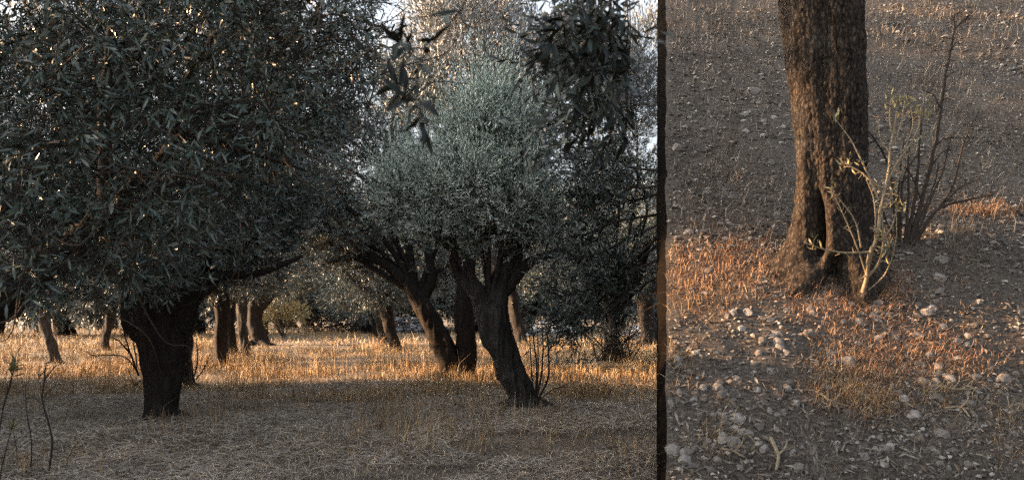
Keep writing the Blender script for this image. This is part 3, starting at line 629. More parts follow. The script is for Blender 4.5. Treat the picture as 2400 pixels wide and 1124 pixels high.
# ------------------------------------------------------------------ the bank tree
def bank_trunk():
    root = thing('olive_tree', 'rough-barked olive tree on the gravel bank with a split hollow foot', 'tree', bank_px(1945, 690), 'olive trees of the grove')
    Yc = 4.42; nz, na = 390, 260
    pyv = np.linspace(-60, 760, nz)[::-1]
    lx = np.interp(pyv, [-60, 20, 120, 220, 330, 430, 500, 550, 590, 620, 650, 700, 760], [1824, 1830, 1838, 1853, 1861, 1866, 1858, 1848, 1836, 1820, 1798, 1765, 1750])
    rx = np.interp(pyv, [-60, 20, 120, 220, 330, 430, 520, 580, 640, 700, 760], [2020, 2021, 2024, 2031, 2030, 2033, 2046, 2057, 2074, 2092, 2100])
    z = H - (pyv - HY) / FPX * Yc; cx = ((lx + rx) / 2 - CX) / FPX * Yc; r = (rx - lx) / 2 / FPX * Yc
    a = np.linspace(0, 2 * np.pi, na, endpoint=False)
    A, Z = np.meshgrid(a, z); AS = A; Rr = np.repeat(r[:, None], na, 1)
    A = A + math.radians(22.4)                      # the viewer stands 22 degrees round the bole from straight ahead
    front = lambda deg, w: np.exp(-(((np.degrees(A) - deg + 180) % 360 - 180) / w) ** 2)     # 270 faces the viewer
    py = pyv[:, None]
    # vertical folds of the bole and toes at its foot
    tw = (Z - 1.4) * 25
    Rr = Rr * (1 + .035 * np.sin(np.radians(np.degrees(A) * 3 + tw * 3)) + .025 * np.sin(np.radians(np.degrees(A) * 5 - tw * 2 + 40)))
    low = 1 / (1 + np.exp(-(py - 622) / 24))
    Rr = Rr * (1 + .5 * front(192, 24) / (1 + np.exp(-(py - 606) / 20)) + low * (.26 * front(222, 17) + .14 * front(255, 12) + .12 * front(309, 11) + .2 * front(342, 16) + .2 * front(170, 25) - .26 * front(284, 13)))
    # the dark slit and the hollow under it
    g1 = np.exp(-((py - 540) / 70) ** 4); c1 = np.interp(py, [400, 480, 560, 640], [247, 254, 257, 262])
    d1 = np.exp(-(((np.degrees(A) - c1 + 180) % 360 - 180) / np.interp(py, [420, 500, 560, 640], [4, 8, 10, 9])) ** 2) * g1
    g2 = np.clip((py - 590) / 50, 0, 1) * np.exp(-((py - 645) / 60) ** 4)
    d2 = np.exp(-(((np.degrees(A) - 286 + 180) % 360 - 180) / 10) ** 4) * g2
    g3 = np.exp(-((py - 440) / 130) ** 2); d3 = front(252, 12) * g3 * .16
    Rr = Rr * (1 - .75 * d1 - .66 * d2 - d3 + .10 * front(228, 14) * g3 + .10 * front(276, 13) * g1)
    # bark plates: real relief
    arc = AS * .23
    U = arc * 36 + .6 * noise(np.stack([arc.ravel() * 9, Z.ravel() * 6, 0 * Z.ravel()], -1), 1, 5).reshape(A.shape); Vv = Z * 13
    f1, f2 = cells(U.ravel(), Vv.ravel(), 8); e = np.clip((f2 - f1) * 2.2, 0, 1).reshape(A.shape)
    f1, f2 = cells(U.ravel() * 2.1 + 7, Vv.ravel() * 1.9, 9); e2 = np.clip((f2 - f1) * 2.0, 0, 1).reshape(A.shape)
    X0 = cx[:, None] + Rr * np.cos(AS); Y0 = Yc + Rr * np.sin(AS) * .74
    big = fbm(np.stack([X0.ravel(), Y0.ravel(), Z.ravel() * .5], -1), 7, 61, 3).reshape(A.shape)
    ch = .5 - np.abs(fbm(np.stack([X0.ravel() * 1.0, Y0.ravel(), Z.ravel() * .09], -1), 16, 63, 3)).reshape(A.shape)
    Rr = Rr + .008 * e + .004 * e2 + .016 * big + .022 * ch - .02
    X0 = cx[:, None] + Rr * np.cos(AS); Y0 = Yc + Rr * np.sin(AS) * .74
    V = np.stack([X0.ravel(), Y0.ravel(), Z.ravel()], -1); idx = np.arange(nz * na).reshape(nz, na); nx = np.roll(idx, -1, 1)
    Q = np.stack([idx[:-1], nx[:-1], nx[1:], idx[1:]], -1).reshape(-1, 4)
    m = Mesh(); m.add(V, None, Q); m.build('trunk', M['bark_hero'], root)
    # limbs and crown, all above the picture
    rg = np.random.default_rng(5); topP = np.array([cx[-1], Yc, z[-1] - .05])
    B = [(np.array(c), r_) for c, r_ in [((1.3, 3.2, 4.7), (.9, .8, .6)), ((2.6, 3.3, 4.9), (1.0, .8, .6)), ((0.5, 2.0, 4.0), (.7, .7, .5)), ((2.0, 3.8, 5.9), (1.0, .8, .6))]]
    for k, (c, r_) in enumerate(B):
        m = Mesh(); V, Q, T = branch_mesh([topP, topP + [(c[0] - topP[0]) * .25, (c[1] - topP[1]) * .25, .55], c], .14, .04, 12, 20, .2, k, 6); m.add(V, T, Q); m.build('limb', M['bark'], root)
    Pp, D = blob_points(rg, B, 1300, .1, .35, 1.6, -.2)
    ok = Pp[:, 2] > H + .43 * Pp[:, 1] + .25; Pp, D = Pp[ok], D[ok]
    V, T, Q, _ = shoots(Pp, D, rg, 12, .24, .075, .22); m = Mesh(); m.add(V, T, Q); m.build('crown', M['leaf'], root, kind='stuff')
    return root
bank_tree = bank_trunk()

# ---- dark sprigs hanging from that crown into the upper part of the view
def sprig(label, stems, Y, n, length, r_px=3.5, key='leaf_shade', seed=0, group='dark twigs hanging close to the viewer'):
    rg = np.random.default_rng(seed); p0 = at(*stems[0][0], Y)
    root = thing('hanging_twig', label, 'branch', p0, group)
    for k, st in enumerate(stems):
        pts = [at(x, y, Y + rg.uniform(-.06, .06) * (i > 0)) for i, (x, y) in enumerate(st)]
        leafy_stem(root, pts, r_px / FPX * Y, n[k] if isinstance(n, (list, tuple)) else n, length, key, rg, start=.3 if k else .12, seed=seed + k)
    return root
sprig('lone dark leafy twig hanging in front of the pale crown', [[(1120, -60), (1075, 30), (1020, 95), (985, 150), (975, 200)], [(985, 140), (955, 120), (935, 85)], [(975, 195), (985, 250), (992, 300)], [(985, 235), (950, 225), (930, 200)]], 1.35, [14, 16, 10, 18], .055, 3.0, seed=101)
sprig('dark twig with pointed leaves against the sky at the top edge', [[(1390, -60), (1360, 20), (1320, 60), (1280, 80)], [(1350, 40), (1330, 110), (1305, 190)], [(1315, 65), (1290, 110), (1260, 120)]], 1.9, [26, 18, 18], .066, 2.8, seed=103)
sprig('dense dark leaf cluster beside the cut bank at the top', [[(1432, -60), (1430, 40), (1412, 110), (1382, 190)], [(1427, 50), (1437, 120), (1440, 210)], [(1422, 90), (1382, 110), (1342, 140)], [(1432, 60), (1402, 60), (1362, 50)], [(1447, -50), (1447, 60), (1442, 150)], [(1412, 110), (1432, 150), (1447, 190)], [(1392, -50), (1397, 40), (1382, 90)]], 2.1, [26, 24, 18, 14, 24, 16, 18], .062, 2.6, seed=105)
sprig('leafy twig below the dense cluster with paler leaf backs', [[(1473, 60), (1460, 180), (1420, 260), (1360, 320)], [(1455, 210), (1410, 230), (1340, 250)], [(1460, 190), (1470, 260), (1465, 330)], [(1420, 260), (1390, 290), (1300, 290)], [(1450, 210), (1440, 290), (1400, 370)]], 2.6, [40, 26, 26, 22, 24], .072, 2.4, 'leaf_shade', seed=107)

rr = np.random.default_rng(109)
for lab, n_, Y in (('outer curtain of dark leafy twigs along the cut bank', 9, 2.35), ('inner curtain of dark leafy twigs under the top edge', 8, 2.75)):
    sts = []
    for k in range(n_):
        x0 = rr.uniform(1320, 1478); x1 = x0 - rr.uniform(0, 70); y1 = rr.uniform(70, 330); sts.append([(x0, -60), (x0 + rr.uniform(-10, 15), y1 * .35), (x1 + 12, y1 * .75), (x1, y1)])
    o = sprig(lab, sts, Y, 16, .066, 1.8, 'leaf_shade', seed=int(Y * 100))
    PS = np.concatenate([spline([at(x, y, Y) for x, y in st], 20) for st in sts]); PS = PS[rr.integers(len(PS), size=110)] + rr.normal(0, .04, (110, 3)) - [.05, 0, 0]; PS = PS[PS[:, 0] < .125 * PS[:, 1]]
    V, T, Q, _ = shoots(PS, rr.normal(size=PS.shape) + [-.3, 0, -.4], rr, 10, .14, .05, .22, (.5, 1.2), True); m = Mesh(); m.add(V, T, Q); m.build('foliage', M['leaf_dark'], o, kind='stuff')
# ---- shrub rooted in the cut face, its dark branches drooping to the grass
rg = np.random.default_rng(111)
sh_o = at(1546, 560, 5.75); sh = thing('wild_olive_shrub', 'dark wild olive shrub leaning out of the cut bank with long drooping branches', 'shrub', sh_o)
droops = [[(1556, 600), (1480, 640), (1400, 700), (1320, 750), (1230, 790)], [(1556, 560), (1500, 610), (1440, 680), (1370, 720), (1300, 790)], [(1556, 520), (1470, 560), (1380, 600), (1290, 610)], [(1556, 450), (1480, 470), (1400, 470), (1320, 440)],
          [(1556, 430), (1500, 440), (1440, 420), (1390, 380), (1340, 400)], [(1556, 540), (1450, 640), (1340, 690), (1260, 680)], [(1556, 640), (1470, 690), (1380, 770), (1330, 780)], [(1556, 500), (1440, 520), (1360, 550), (1310, 520)], [(1556, 400), (1470, 390), (1420, 340), (1380, 330)]]
sh_pts = []
for k, st in enumerate(droops):
    Y = 5.75 + rg.uniform(-.1, .25)
    leafy_stem(sh, [at(x, y, Y + .06 * i + .05 * rg.normal()) for i, (x, y) in enumerate(st)], 3.6 / FPX * 5.75, 32, .085, 'leaf_shade', rg, start=.15, seed=120 + k)
    for j in range(4):
        i0 = rg.integers(1, len(st) - 1); a = st[i0]; e = (a[0] - rg.uniform(30, 110), a[1] + rg.uniform(-60, 50))
        pts = [at(*a, Y + .06 * i0), at((a[0] + e[0]) / 2, (a[1] + e[1]) / 2 + 10, Y + .03 * i0), at(*e, Y)]
        leafy_stem(sh, pts, 1.7 / FPX * 5.75, 0, .085, 'leaf_shade', rg, start=.3, seed=140 + k); sh_pts.append(spline(pts, 12))

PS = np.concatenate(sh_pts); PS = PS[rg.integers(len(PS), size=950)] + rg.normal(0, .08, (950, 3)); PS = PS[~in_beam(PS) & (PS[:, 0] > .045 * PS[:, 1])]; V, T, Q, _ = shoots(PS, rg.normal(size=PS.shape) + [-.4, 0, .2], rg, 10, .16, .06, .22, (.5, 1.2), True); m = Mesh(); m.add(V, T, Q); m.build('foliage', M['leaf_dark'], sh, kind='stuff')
# ------------------------------------------------------------------ bare shoots and saplings
def bare(name, label, cat, base, stems, Yof, r_px, mtl='twig', thorns=8, seed=0, tlen=14, group=None):
    """leafless shoots from pixel polylines at depth Yof(x, y); short spurs along every stem"""
    rg = np.random.default_rng(seed); root = thing(name, label, cat, base, group)
    for st, r in stems:
        pts = np.array([at(p[0], p[1], Yof(*p[:2])) for p in st]); sc = Yof(*st[0][:2]) / FPX
        m = Mesh(); V, Q, T = branch_mesh(pts, r * r_px * sc, r * r_px * sc * .35, 7, max(12, len(pts) * 7), .12, seed, 60); m.add(V, T, Q)
        P = spline(pts, 60)
        for j in range(int(thorns * len(st) / 3)):
            i = rg.integers(12, 58); d = unit(np.gradient(P, axis=0)[i] + rg.normal(0, .9, 3)); L = rg.uniform(.4, 1.5) * tlen * sc
            V, Q, T = branch_mesh([P[i], P[i] + d * L * .5 + rg.normal(0, .1, 3) * L * .5, P[i] + d * L], r * r_px * sc * .35, r_px * sc * .12, 4, 5, 0); m.add(V, T, Q)
        m.build('stem', M[mtl], root)
    return root
# left foreground
b = at(110, 1106, 6.3); b[2] = 0
bare('bare_sapling', 'thin leafless sapling in the front corner with a forked top', 'sapling', b,
     [([(112, 1120), (122, 1030), (100, 940), (104, 890), (108, 850)], 1), ([(104, 890), (125, 862), (145, 850)], .7), ([(106, 868), (92, 880), (88, 870)], .5), ([(102, 930), (120, 910), (132, 905)], .4), ([(101, 950), (80, 930), (72, 925)], .4)], lambda x, y: 6.3, 2.8, seed=201, thorns=5)
b = at(60, 1106, 6.3); b[2] = 0
bare('bare_sapling', 'cluster of thin dark stems rising at the corner below the sapling', 'sapling', b,
     [([(70, 1120), (74, 1040), (62, 960), (60, 900)], .8), ([(45, 1120), (40, 1060), (30, 1000)], .6), ([(60, 1120), (100, 1060), (190, 1045)], .4), ([(150, 1120), (165, 1060), (200, 1020)], .5)], lambda x, y: 6.4, 2.2, seed=203, thorns=5)
rg = np.random.default_rng(205); b = at(32, 900, 5.0)
lf = thing('leafy_shoot', 'pale leafy shoot tips poking in at the lower corner', 'shoot', (b[0], b[1], 0))
for st in ([(-30, 1300), (0, 1000), (25, 900), (38, 830)], [(-20, 1300), (0, 1120), (20, 1030), (34, 985)], [(5, 960), (25, 890), (34, 860)]):
    leafy_stem(lf, [at(x, y, 5.0) for x, y in st], .005, 14, .065, 'leaf_young', rg, start=.72)
b = at(1265, 945, 10.6); b[2] = 0
bare('sucker_shoots', 'upright leafless suckers beside the leaning trunk foot', 'shoots', b,
     [([(1262, 935), (1285, 880), (1285, 800), (1278, 770)], 1), ([(1258, 930), (1270, 870), (1272, 790), (1266, 740)], .9), ([(1255, 925), (1258, 860), (1250, 790), (1240, 720)], .9), ([(1250, 920), (1245, 850), (1240, 770)], .7), ([(1264, 935), (1300, 910), (1330, 905)], .5), ([(1258, 928), (1262, 850), (1258, 760)], .7)], lambda x, y: 10.45, 3.0, seed=207, thorns=3)
b = at(320, 900, 9.9); b[2] = 0
bare('sucker_shoots', 'arching bare twigs on the meadow side of the stout trunk', 'shoots', b,
     [([(325, 880), (305, 830), (280, 800), (262, 790)], .8), ([(322, 870), (300, 810), (290, 770), (300, 740)], .7), ([(325, 875), (290, 835), (220, 832), (205, 825)], .6), ([(322, 860), (312, 790), (318, 730)], .6), ([(330, 890), (315, 900), (300, 860)], .5)], lambda x, y: 9.9, 3.0, seed=209, thorns=6)
b = at(450, 900, 13.6); b[2] = 0
bare('sucker_shoots', 'bare twigs springing beside the slim hidden trunk', 'shoots', b,
     [([(450, 900), (462, 850), (460, 790)], .8), ([(450, 900), (480, 860), (490, 830)], .7), ([(446, 900), (444, 840), (452, 780)], .6), ([(440, 830), (450, 780), (480, 765), (500, 775)], .8), ([(440, 820), (455, 755), (490, 740)], .6), ([(438, 810), (470, 730), (495, 715)], .6)], lambda x, y: 13.6, 2.6, seed=211, thorns=8)
b = at(1437, 845, 21); b[2] = 0
rg = np.random.default_rng(213)
sts = []
for k in range(26):
    x0 = 1437 + rg.uniform(-45, 45); a = rg.uniform(-1, 1); sts.append(([(x0, 846), (x0 + a * 45, 800), (x0 + a * 95 + rg.uniform(-15, 15), 745 + rg.uniform(-20, 40))], rg.uniform(.5, 1)))
tk = bare('sucker_thicket', 'tangled thicket of dark suckers around the trunk in the sunny grass', 'thicket', b, sts, lambda x, y: 21.0, 2.2, seed=214, thorns=14, tlen=16)
Pp = at(1437, 790, 21) + rg.normal(0, 1, (420, 3)) * [.75, .4, .38]; D = rg.normal(size=Pp.shape) + [0, 0, .6]
V, T, Q, _ = shoots(Pp, D, rg, 8, .2, .07, .22); m = Mesh(); m.add(V, T, Q); m.build('leaves', M['leaf'], tk, kind='stuff')
# yellowing bush
rg = np.random.default_rng(217); c = at(665, 735, 42); bush = thing('yellowing_bush', 'sunlit yellowing bush beyond the row of four trunks', 'bush', (c[0], c[1], 0))
Bb = px_blobs([(650, 720, 42, 45, 28), (690, 735, 42, 30, 25), (630, 745, 42, 30, 20)])
m = Mesh()
for k in range(7):
    e = Bb[k % 3][0] + rg.normal(0, .4, 3); V, Q, T = branch_mesh([(c[0], c[1], 0), (c[0] + (e[0] - c[0]) * .4, c[1], .7), e], .035, .01, 5, 8, 0); m.add(V, T, Q)
m.build('stems', M['twig'], bush)
Pp, D = blob_points(rg, Bb, 700, .4, .2, 1.6, -.3); V, T, Q, _ = shoots(Pp, D, rg, 8, .3, .13, .35); m = Mesh(); m.add(V, T, Q); m.build('leaves', M['leaf_gold'], bush, kind='stuff')

# bank: the sunlit sapling before the trunk and the dark bare shrub beside it
bp = bank_px(2018, 706)
YS = lambda x, y: 4.02 + .13 * max(0, min(1, (y - 560) / 146))
sap = bare('olive_sapling', 'sunlit young olive sapling with pale knobbly stems before the hollow trunk', 'sapling', bp,
     [([(2018, 712), (2024, 680), (2032, 645), (2038, 600), (2056, 555), (2063, 490), (2080, 425), (2088, 340), (2102, 262)], 1.25), ([(2032, 650), (2056, 622), (2068, 585), (2070, 545), (2066, 505)], .8), ([(2078, 430), (2100, 385), (2128, 345), (2152, 300), (2158, 250)], .7),
      ([(2090, 345), (2112, 290), (2120, 240)], .5), ([(2078, 440), (2055, 435), (2020, 405), (1985, 385), (1972, 380)], .6), ([(2060, 470), (2030, 400), (1995, 330), (1962, 285)], .5), ([(2042, 590), (1985, 592), (1935, 585), (1898, 572)], .6),
      ([(2030, 640), (2005, 570), (1975, 500), (1945, 440)], .45), ([(2018, 580), (2005, 520), (1970, 470), (1950, 455)], .45), ([(2070, 560), (2090, 530), (2105, 480)], .4), ([(2094, 320), (2085, 280), (2088, 230)], .4), ([(2066, 500), (2085, 470), (2095, 440)], .4), ([(2100, 385), (2140, 350), (2150, 320)], .35), ([(2022, 690), (2075, 640), (2100, 560), (2098, 470)], .4), ([(2024, 680), (2050, 560), (2048, 470), (2030, 420)], .4), ([(2086, 360), (2062, 320), (2058, 270)], .35), ([(2110, 370), (2138, 300), (2135, 250)], .35), ([(2064, 490), (2100, 430), (2118, 390)], .4)],
     YS, 4.5, 'twig_pale', 11, 221, 13)
rg = np.random.default_rng(223)
for (x, y, n, s) in [(2105, 250, 16, 28), (2158, 255, 14, 26), (2120, 240, 10, 24), (2088, 235, 8, 20), (1963, 282, 7, 14), (1975, 382, 6, 14), (2070, 545, 10, 26), (2105, 482, 8, 20), (1905, 572, 8, 16), (1950, 445, 5, 14), (2094, 440, 6, 16), (2085, 590, 9, 26), (2000, 400, 5, 20), (2148, 320, 6, 20)]:
    for k in range(n):
        p = at(x + rg.normal() * s * .55, y + rg.normal() * s * .6, YS(x, y) + rg.normal() * .02); put_leaf(sap, p, rg.normal(0, .6, 3) + [0, 0, .8], unit(rg.normal(size=3) + [-.4, -.4, .3]), rg.uniform(.03, .05), 'leaf_young', rg)
bs = bank_px(2118, 604)
bare('bare_shrub', 'dark leafless shrub with tall crooked stems beside the hollow trunk', 'shrub', bs,
     [([(2118, 612), (2140, 540), (2165, 450), (2195, 320), (2215, 190), (2238, 68)], 1.2), ([(2238, 68), (2262, 45), (2288, 22)], .45), ([(2238, 68), (2236, 40), (2250, 25)], .4), ([(2122, 612), (2160, 540), (2200, 490), (2260, 470), (2330, 455)], .9), ([(2108, 610), (2098, 520), (2092, 430), (2070, 360), (2030, 300)], .8),
      ([(2114, 612), (2138, 500), (2152, 400), (2158, 280)], 1.0), ([(2106, 610), (2112, 500), (2116, 420), (2150, 360)], .8), ([(2128, 610), (2175, 520), (2230, 440), (2260, 330), (2295, 260)], .7), ([(2200, 490), (2250, 440), (2290, 420), (2300, 400)], .5), ([(2112, 600), (2078, 520), (2060, 470), (2040, 440)], .6),
      ([(2190, 345), (2215, 325), (2262, 322)], .4), ([(2160, 470), (2140, 420), (2120, 390)], .5), ([(2178, 400), (2205, 360), (2230, 350)], .4), ([(2205, 260), (2190, 225), (2170, 215)], .35), ([(2116, 612), (2128, 480), (2130, 350), (2140, 250)], .7), ([(2124, 612), (2180, 470), (2210, 400), (2225, 330)], .6), ([(2110, 612), (2105, 470), (2118, 330)], .6), ([(2130, 612), (2150, 530), (2190, 430), (2200, 380)], .6)],
     lambda x, y: 4.52, 5.0, 'twig', 13, 225, 18)

# ------------------------------------------------------------------ dry grass
def blades(P, hgt, wid, rng, lean=.5, curl=.3, up=None):
    n = len(P); a = rng.uniform(0, 6.283, n); d = np.stack([np.cos(a), np.sin(a), np.zeros(n)], -1)
    f = rng.uniform(0, 6.283, n); w = np.stack([np.cos(f), np.sin(f), np.zeros(n)], -1) * wid[:, None] * .5
    U = np.array([0, 0, 1.0]) if up is None else up
    le = rng.uniform(0, 1, n)[:, None] * lean; hh = hgt[:, None]
    m1 = P + (U * (1 - le * .3) + d * le * .6) * hh * .5; tp = P + (U * (1 - le * .75) + d * le * 1.0) * hh + d * hh * curl * rng.uniform(-.5, 1, n)[:, None]
    V = np.stack([P - w, P + w, m1 + w * .8, m1 - w * .8, tp], 1).reshape(-1, 3); o = np.arange(n)[:, None] * 5
    return V, o + [3, 2, 4], o + [0, 1, 2, 3]
def scatter(rng, n, y0, y1, margin=.72, pw=1.0):
    Y = y0 + (y1 - y0) * rng.uniform(0, 1, n) ** pw; X = Y * rng.uniform(-margin, .215, n)
    return X, Y
rg = np.random.default_rng(301)
def field_grass(n, y0, y1, h, w, lean, curl, mtl, name, seed, tuft=.0, tf=.6, pw=1.0):
    rg = np.random.default_rng(seed); X, Y = scatter(rg, n * 2, y0, y1, pw=pw); P2 = np.stack([X, Y, 0 * X], -1)
    dens = .5 + .5 * fbm(P2, tf, seed, 3); keep = rg.uniform(0, 1, len(X)) < np.clip(dens * 1.4 + tuft, 0, 1)
    X, Y, dens = X[keep][:n], Y[keep][:n], dens[keep][:n]
    P = np.stack([X, Y, ground_z(X, Y) - .005], -1); hh = rg.uniform(h[0], h[1], len(P)) * (.25 + 1.5 * np.clip(dens, 0, 1) ** 1.6); ww = rg.uniform(w[0], w[1], len(P))
    V, T, Q = blades(P, hh, ww, rg, lean, curl); m = Mesh(); m.add(V, T, Q); o = m.build(name, M[mtl], kind='stuff'); return o
o = field_grass(31000, 5.6, 14.8, (.04, .13), (.003, .006), 1.5, 1.1, 'straw_grey', 'dry_grass', 303, tf=.9, pw=1.25); tag(o, 'matted grey-beige dry grass covering the shaded foreground', 'grass')
o = field_grass(4200, 6.0, 15.5, (.10, .30), (.004, .008), .7, .4, 'straw', 'grass_stalks', 305, tuft=-.25, tf=.8); tag(o, 'scattered upright straw stalks in the shaded foreground', 'grass')
o = field_grass(54000, 11.5, 30, (.08, .36), (.006, .014), 1.3, .9, 'straw', 'golden_grass', 307, tf=.9, tuft=-.1); tag(o, 'tall golden dry grass in low sun, its orange carried forward into the shade', 'grass')  # orange blades start before the sunlit edge, painting its warm fade
o = field_grass(34000, 29, 85, (.16, .42), (.018, .036), 1.1, .7, 'straw', 'far_grass', 309, tf=.4, tuft=.1, pw=1.2); tag(o, 'far pale dry grass at the back of the grove', 'grass')
rg = np.random.default_rng(310); n = 60000; X, Y = scatter(rg, n, 5.6, 14.5, pw=1.2); k = fbm(np.stack([X, Y, 0 * X], -1), .8, 88, 3) > -.45; X, Y = X[k], Y[k]; n = len(X)
P = np.stack([X, Y, ground_z(X, Y) + rg.uniform(.004, .05, n)], -1); a = rg.uniform(0, 6.283, n); d = unit(np.stack([np.cos(a), np.sin(a), rg.normal(0, .28, n)], -1))
L = rg.uniform(.05, .16, n)[:, None]; w = unit(np.cross(d, rg.normal(0, .5, (n, 3)) + [0, 0, 1])) * rg.uniform(.002, .0042, n)[:, None]; c = np.array([0, 0, 1.0]) * L * rg.uniform(-.05, .2, (n, 1))
m = Mesh(); V = np.stack([P - d * L, P - d * L * .2 + c - w, P - d * L * .2 + c + w, P + d * L], 1).reshape(-1, 3); o_ = np.arange(n)[:, None] * 4
m.add(V, np.concatenate([o_ + [0, 1, 2], o_ + [1, 3, 2]])); o = m.build('fallen_straw', M['straw_grey'], kind='stuff'); tag(o, 'broken pale straw lying over the shaded ground', 'straw')
rg = np.random.default_rng(312); n = 9000; X, Y = scatter(rg, n, 5.6, 13, pw=1.2); P = np.stack([X, Y, ground_z(X, Y) + rg.uniform(.01, .05, n)], -1); a = rg.uniform(0, 6.283, n); d = unit(np.stack([np.cos(a), np.sin(a), rg.normal(0, .3, n)], -1))
L = rg.uniform(.02, .04, n)[:, None]; w = unit(np.cross(d, rg.normal(0, .5, (n, 3)) + [0, 0, 1])) * L * .2; V = np.stack([P - d * L, P - w, P + w, P + d * L], 1).reshape(-1, 3); o_ = np.arange(n)[:, None] * 4
m = Mesh(); m.add(V, np.concatenate([o_ + [0, 1, 2], o_ + [1, 3, 2]])); o = m.build('fallen_leaves', M['litter'], kind='stuff'); tag(o, 'brown fallen leaves in the shaded dry grass', 'litter')
# seed heads: a few taller stalks
rg = np.random.default_rng(311); X, Y = scatter(rg, 500, 13, 26); P = np.stack([X, Y, ground_z(X, Y)], -1)
m = Mesh(); V, T, Q = blades(P, rg.uniform(.5, .85, 500), np.full(500, .008), rg, .4, .2); m.add(V, T, Q)
o = m.build('weed_stalks', M['straw'], kind='stuff'); tag(o, 'thin dry weed stalks standing above the golden grass', 'weeds')

# ------------------------------------------------------------------ stones
def hull_data(seed, n, scl, mtl, name='stone'):
    rg = np.random.default_rng(seed); bm = bmesh.new()
    for p in unit(rg.normal(size=(n, 3))) * rg.uniform(.82, 1.0, (n, 1)): bm.verts.new(tuple(p * np.array(scl)))
    bmesh.ops.convex_hull(bm, input=bm.verts)
    for v in [v for v in bm.verts if not v.link_faces]: bm.verts.remove(v)
    me = bpy.data.meshes.new(name); bm.to_mesh(me); bm.free()
    if mtl: me.materials.append(mtl)
    return me
STONES = [hull_data(400 + k, [16, 22, 26, 14, 24, 18, 28, 20][k], [(1, .75, .55), (1, .8, .65), (1, .85, .7), (1, .6, .4), (.9, .9, .7), (1, .7, .6), (1, .9, .6), (1, .55, .45)][k], M['stone']) for k in range(8)]
NRM = unit(np.array([0, -BM, 1.0]))
def put_stone(pos, size, rng, label, group=None, variant=None, slope=True, yaw=None, flat=1.0):
    o = bpy.data.objects.new('stone', STONES[rng.integers(8) if variant is None else variant]); COL.objects.link(o)
    q = Vector((0, 0, 1)).rotation_difference(Vector(NRM)) if slope else Vector((0, 0, 1)).rotation_difference(Vector((0, 0, 1)))
    o.rotation_mode = 'QUATERNION'
    from mathutils import Quaternion
    o.rotation_quaternion = q @ Quaternion((0, 0, 1), rng.uniform(0, 6.28) if yaw is None else yaw) @ Quaternion((1, 0, 0), rng.uniform(-.35, .35))
    s = size / 2; o.scale = (s, s * rng.uniform(.85, 1.15), s * flat)
    o.location = tuple(np.asarray(pos) + (NRM if slope else np.array([0, 0, 1])) * s * .03 * flat)
    tag(o, label, 'stone', group); return o
rg = np.random.default_rng(401)
named = [(1893, 783, 52, 'wide pale grey stone on bare soil below the hollow trunk', 0), (1988, 852, 52, 'sunlit tan rounded stone ringed by dry weeds', 4), (2058, 712, 46, 'cream angular stone at the sapling foot', 3), (2050, 745, 34, 'grey-pink stone just below the cream angular one', 1), (2155, 856, 36, 'pale white oval stone right of the weed-ringed stone', 1),
         (2194, 893, 28, 'small white stone below the pale oval one', 4), (2196, 930, 36, 'grey stone upslope of the long dark flat stone', 6), (2266, 946, 66, 'long dark flat stone like a wedge', 7), (2352, 890, 50, 'large cream stone at the outer edge of the bank', 2), (2145, 975, 48, 'dark pointed stone tilted up among litter', 5),
         (2206, 1016, 46, 'grey oval stone low on the bank beside broken twigs', 6), (2072, 1052, 48, 'split cream stone near the bottom of the bank', 0), (2025, 1070, 36, 'squat grey stone beside the split cream stone', 4), (1728, 980, 58, 'long grey stone on dark soil near the bottom', 7), (1732, 1012, 26, 'round white pebble under the long grey stone', 4), (1578, 1056, 50, 'big pale stone in the lower corner by the cut edge', 2),
         (1605, 1078, 46, 'mottled stone leaning on the big corner stone', 5), (1622, 1034, 28, 'round white pebble above the mottled stone', 2), (1660, 1034, 24, 'round white pebble, right of its twin', 2), (1663, 634, 34, 'grey rounded stone in sunlit grass left of the trunk', 6), (2206, 610, 40, 'grey stone on the hump beside the bare shrub', 1),
         (1616, 776, 34, 'grey faceted stone by the cut edge at mid slope', 0), (2150, 740, 36, 'tan stone right of the sapling among red weeds', 5), (2098, 793, 30, 'round grey stone right of bare soil', 4), (1826, 686, 40, 'pale stone against the left root of the trunk', 3), (1922, 702, 30, 'low tan stone under the hollow', 7), (1766, 215, 40, 'pale stone high on the bank left of the trunk', 1), (2215, 88, 36, 'bleached sliver of wood-like stone high on the slope', 7)]
for (x, y, s, lab, v) in named:
    p = bank_px(x, y); put_stone(p, s / FPX * p[1] * .95, rg, lab, None, v, True, rg.uniform(-.4, .4), .8 if v == 7 else 1.0)
zones = [((1565, 1800), (720, 1100), 90, 'pale pebble in the gravel of the lower slope, cut-edge side'), ((1800, 2100), (710, 1100), 75, 'pale pebble in the gravel straight below the hollow trunk'), ((2100, 2395), (640, 1100), 75, 'pale pebble in the litter below the bare shrub'), ((1565, 1840), (60, 560), 32, 'small far stone on the upper slope left of the trunk')]
for (xr, yr, n, lab) in zones:
    for k in range(n):
        p = bank_px(rg.uniform(*xr), rg.uniform(*yr)); s = rg.uniform(12, 30) if rg.uniform() < .8 else rg.uniform(26, 40)
        put_stone(p, max(.022, s / FPX * min(p[1], 4.5)) * 1.05, rg, lab, lab.replace('pebble', 'pebbles').replace('stone', 'stones') + ' (loose)')
for (x, y, s, lab) in [(165, 1030, 42, 'pale flat stone in the grass before the stout trunk'), (1428, 1056, 46, 'pale stone half sunk in the dry grass, foreground'), (1462, 901, 34, 'pale stone in the shaded grass by the thicket'), (635, 1085, 40, 'grey flat stone at the very front of the grass')]:
    Y = H * FPX / (y - HY); p = at(x, y, Y); p[2] = float(ground_z(p[:1], np.array([Y]))[0]); put_stone(p, s / FPX * Y, rg, lab, None, 3, False, .2, .8)

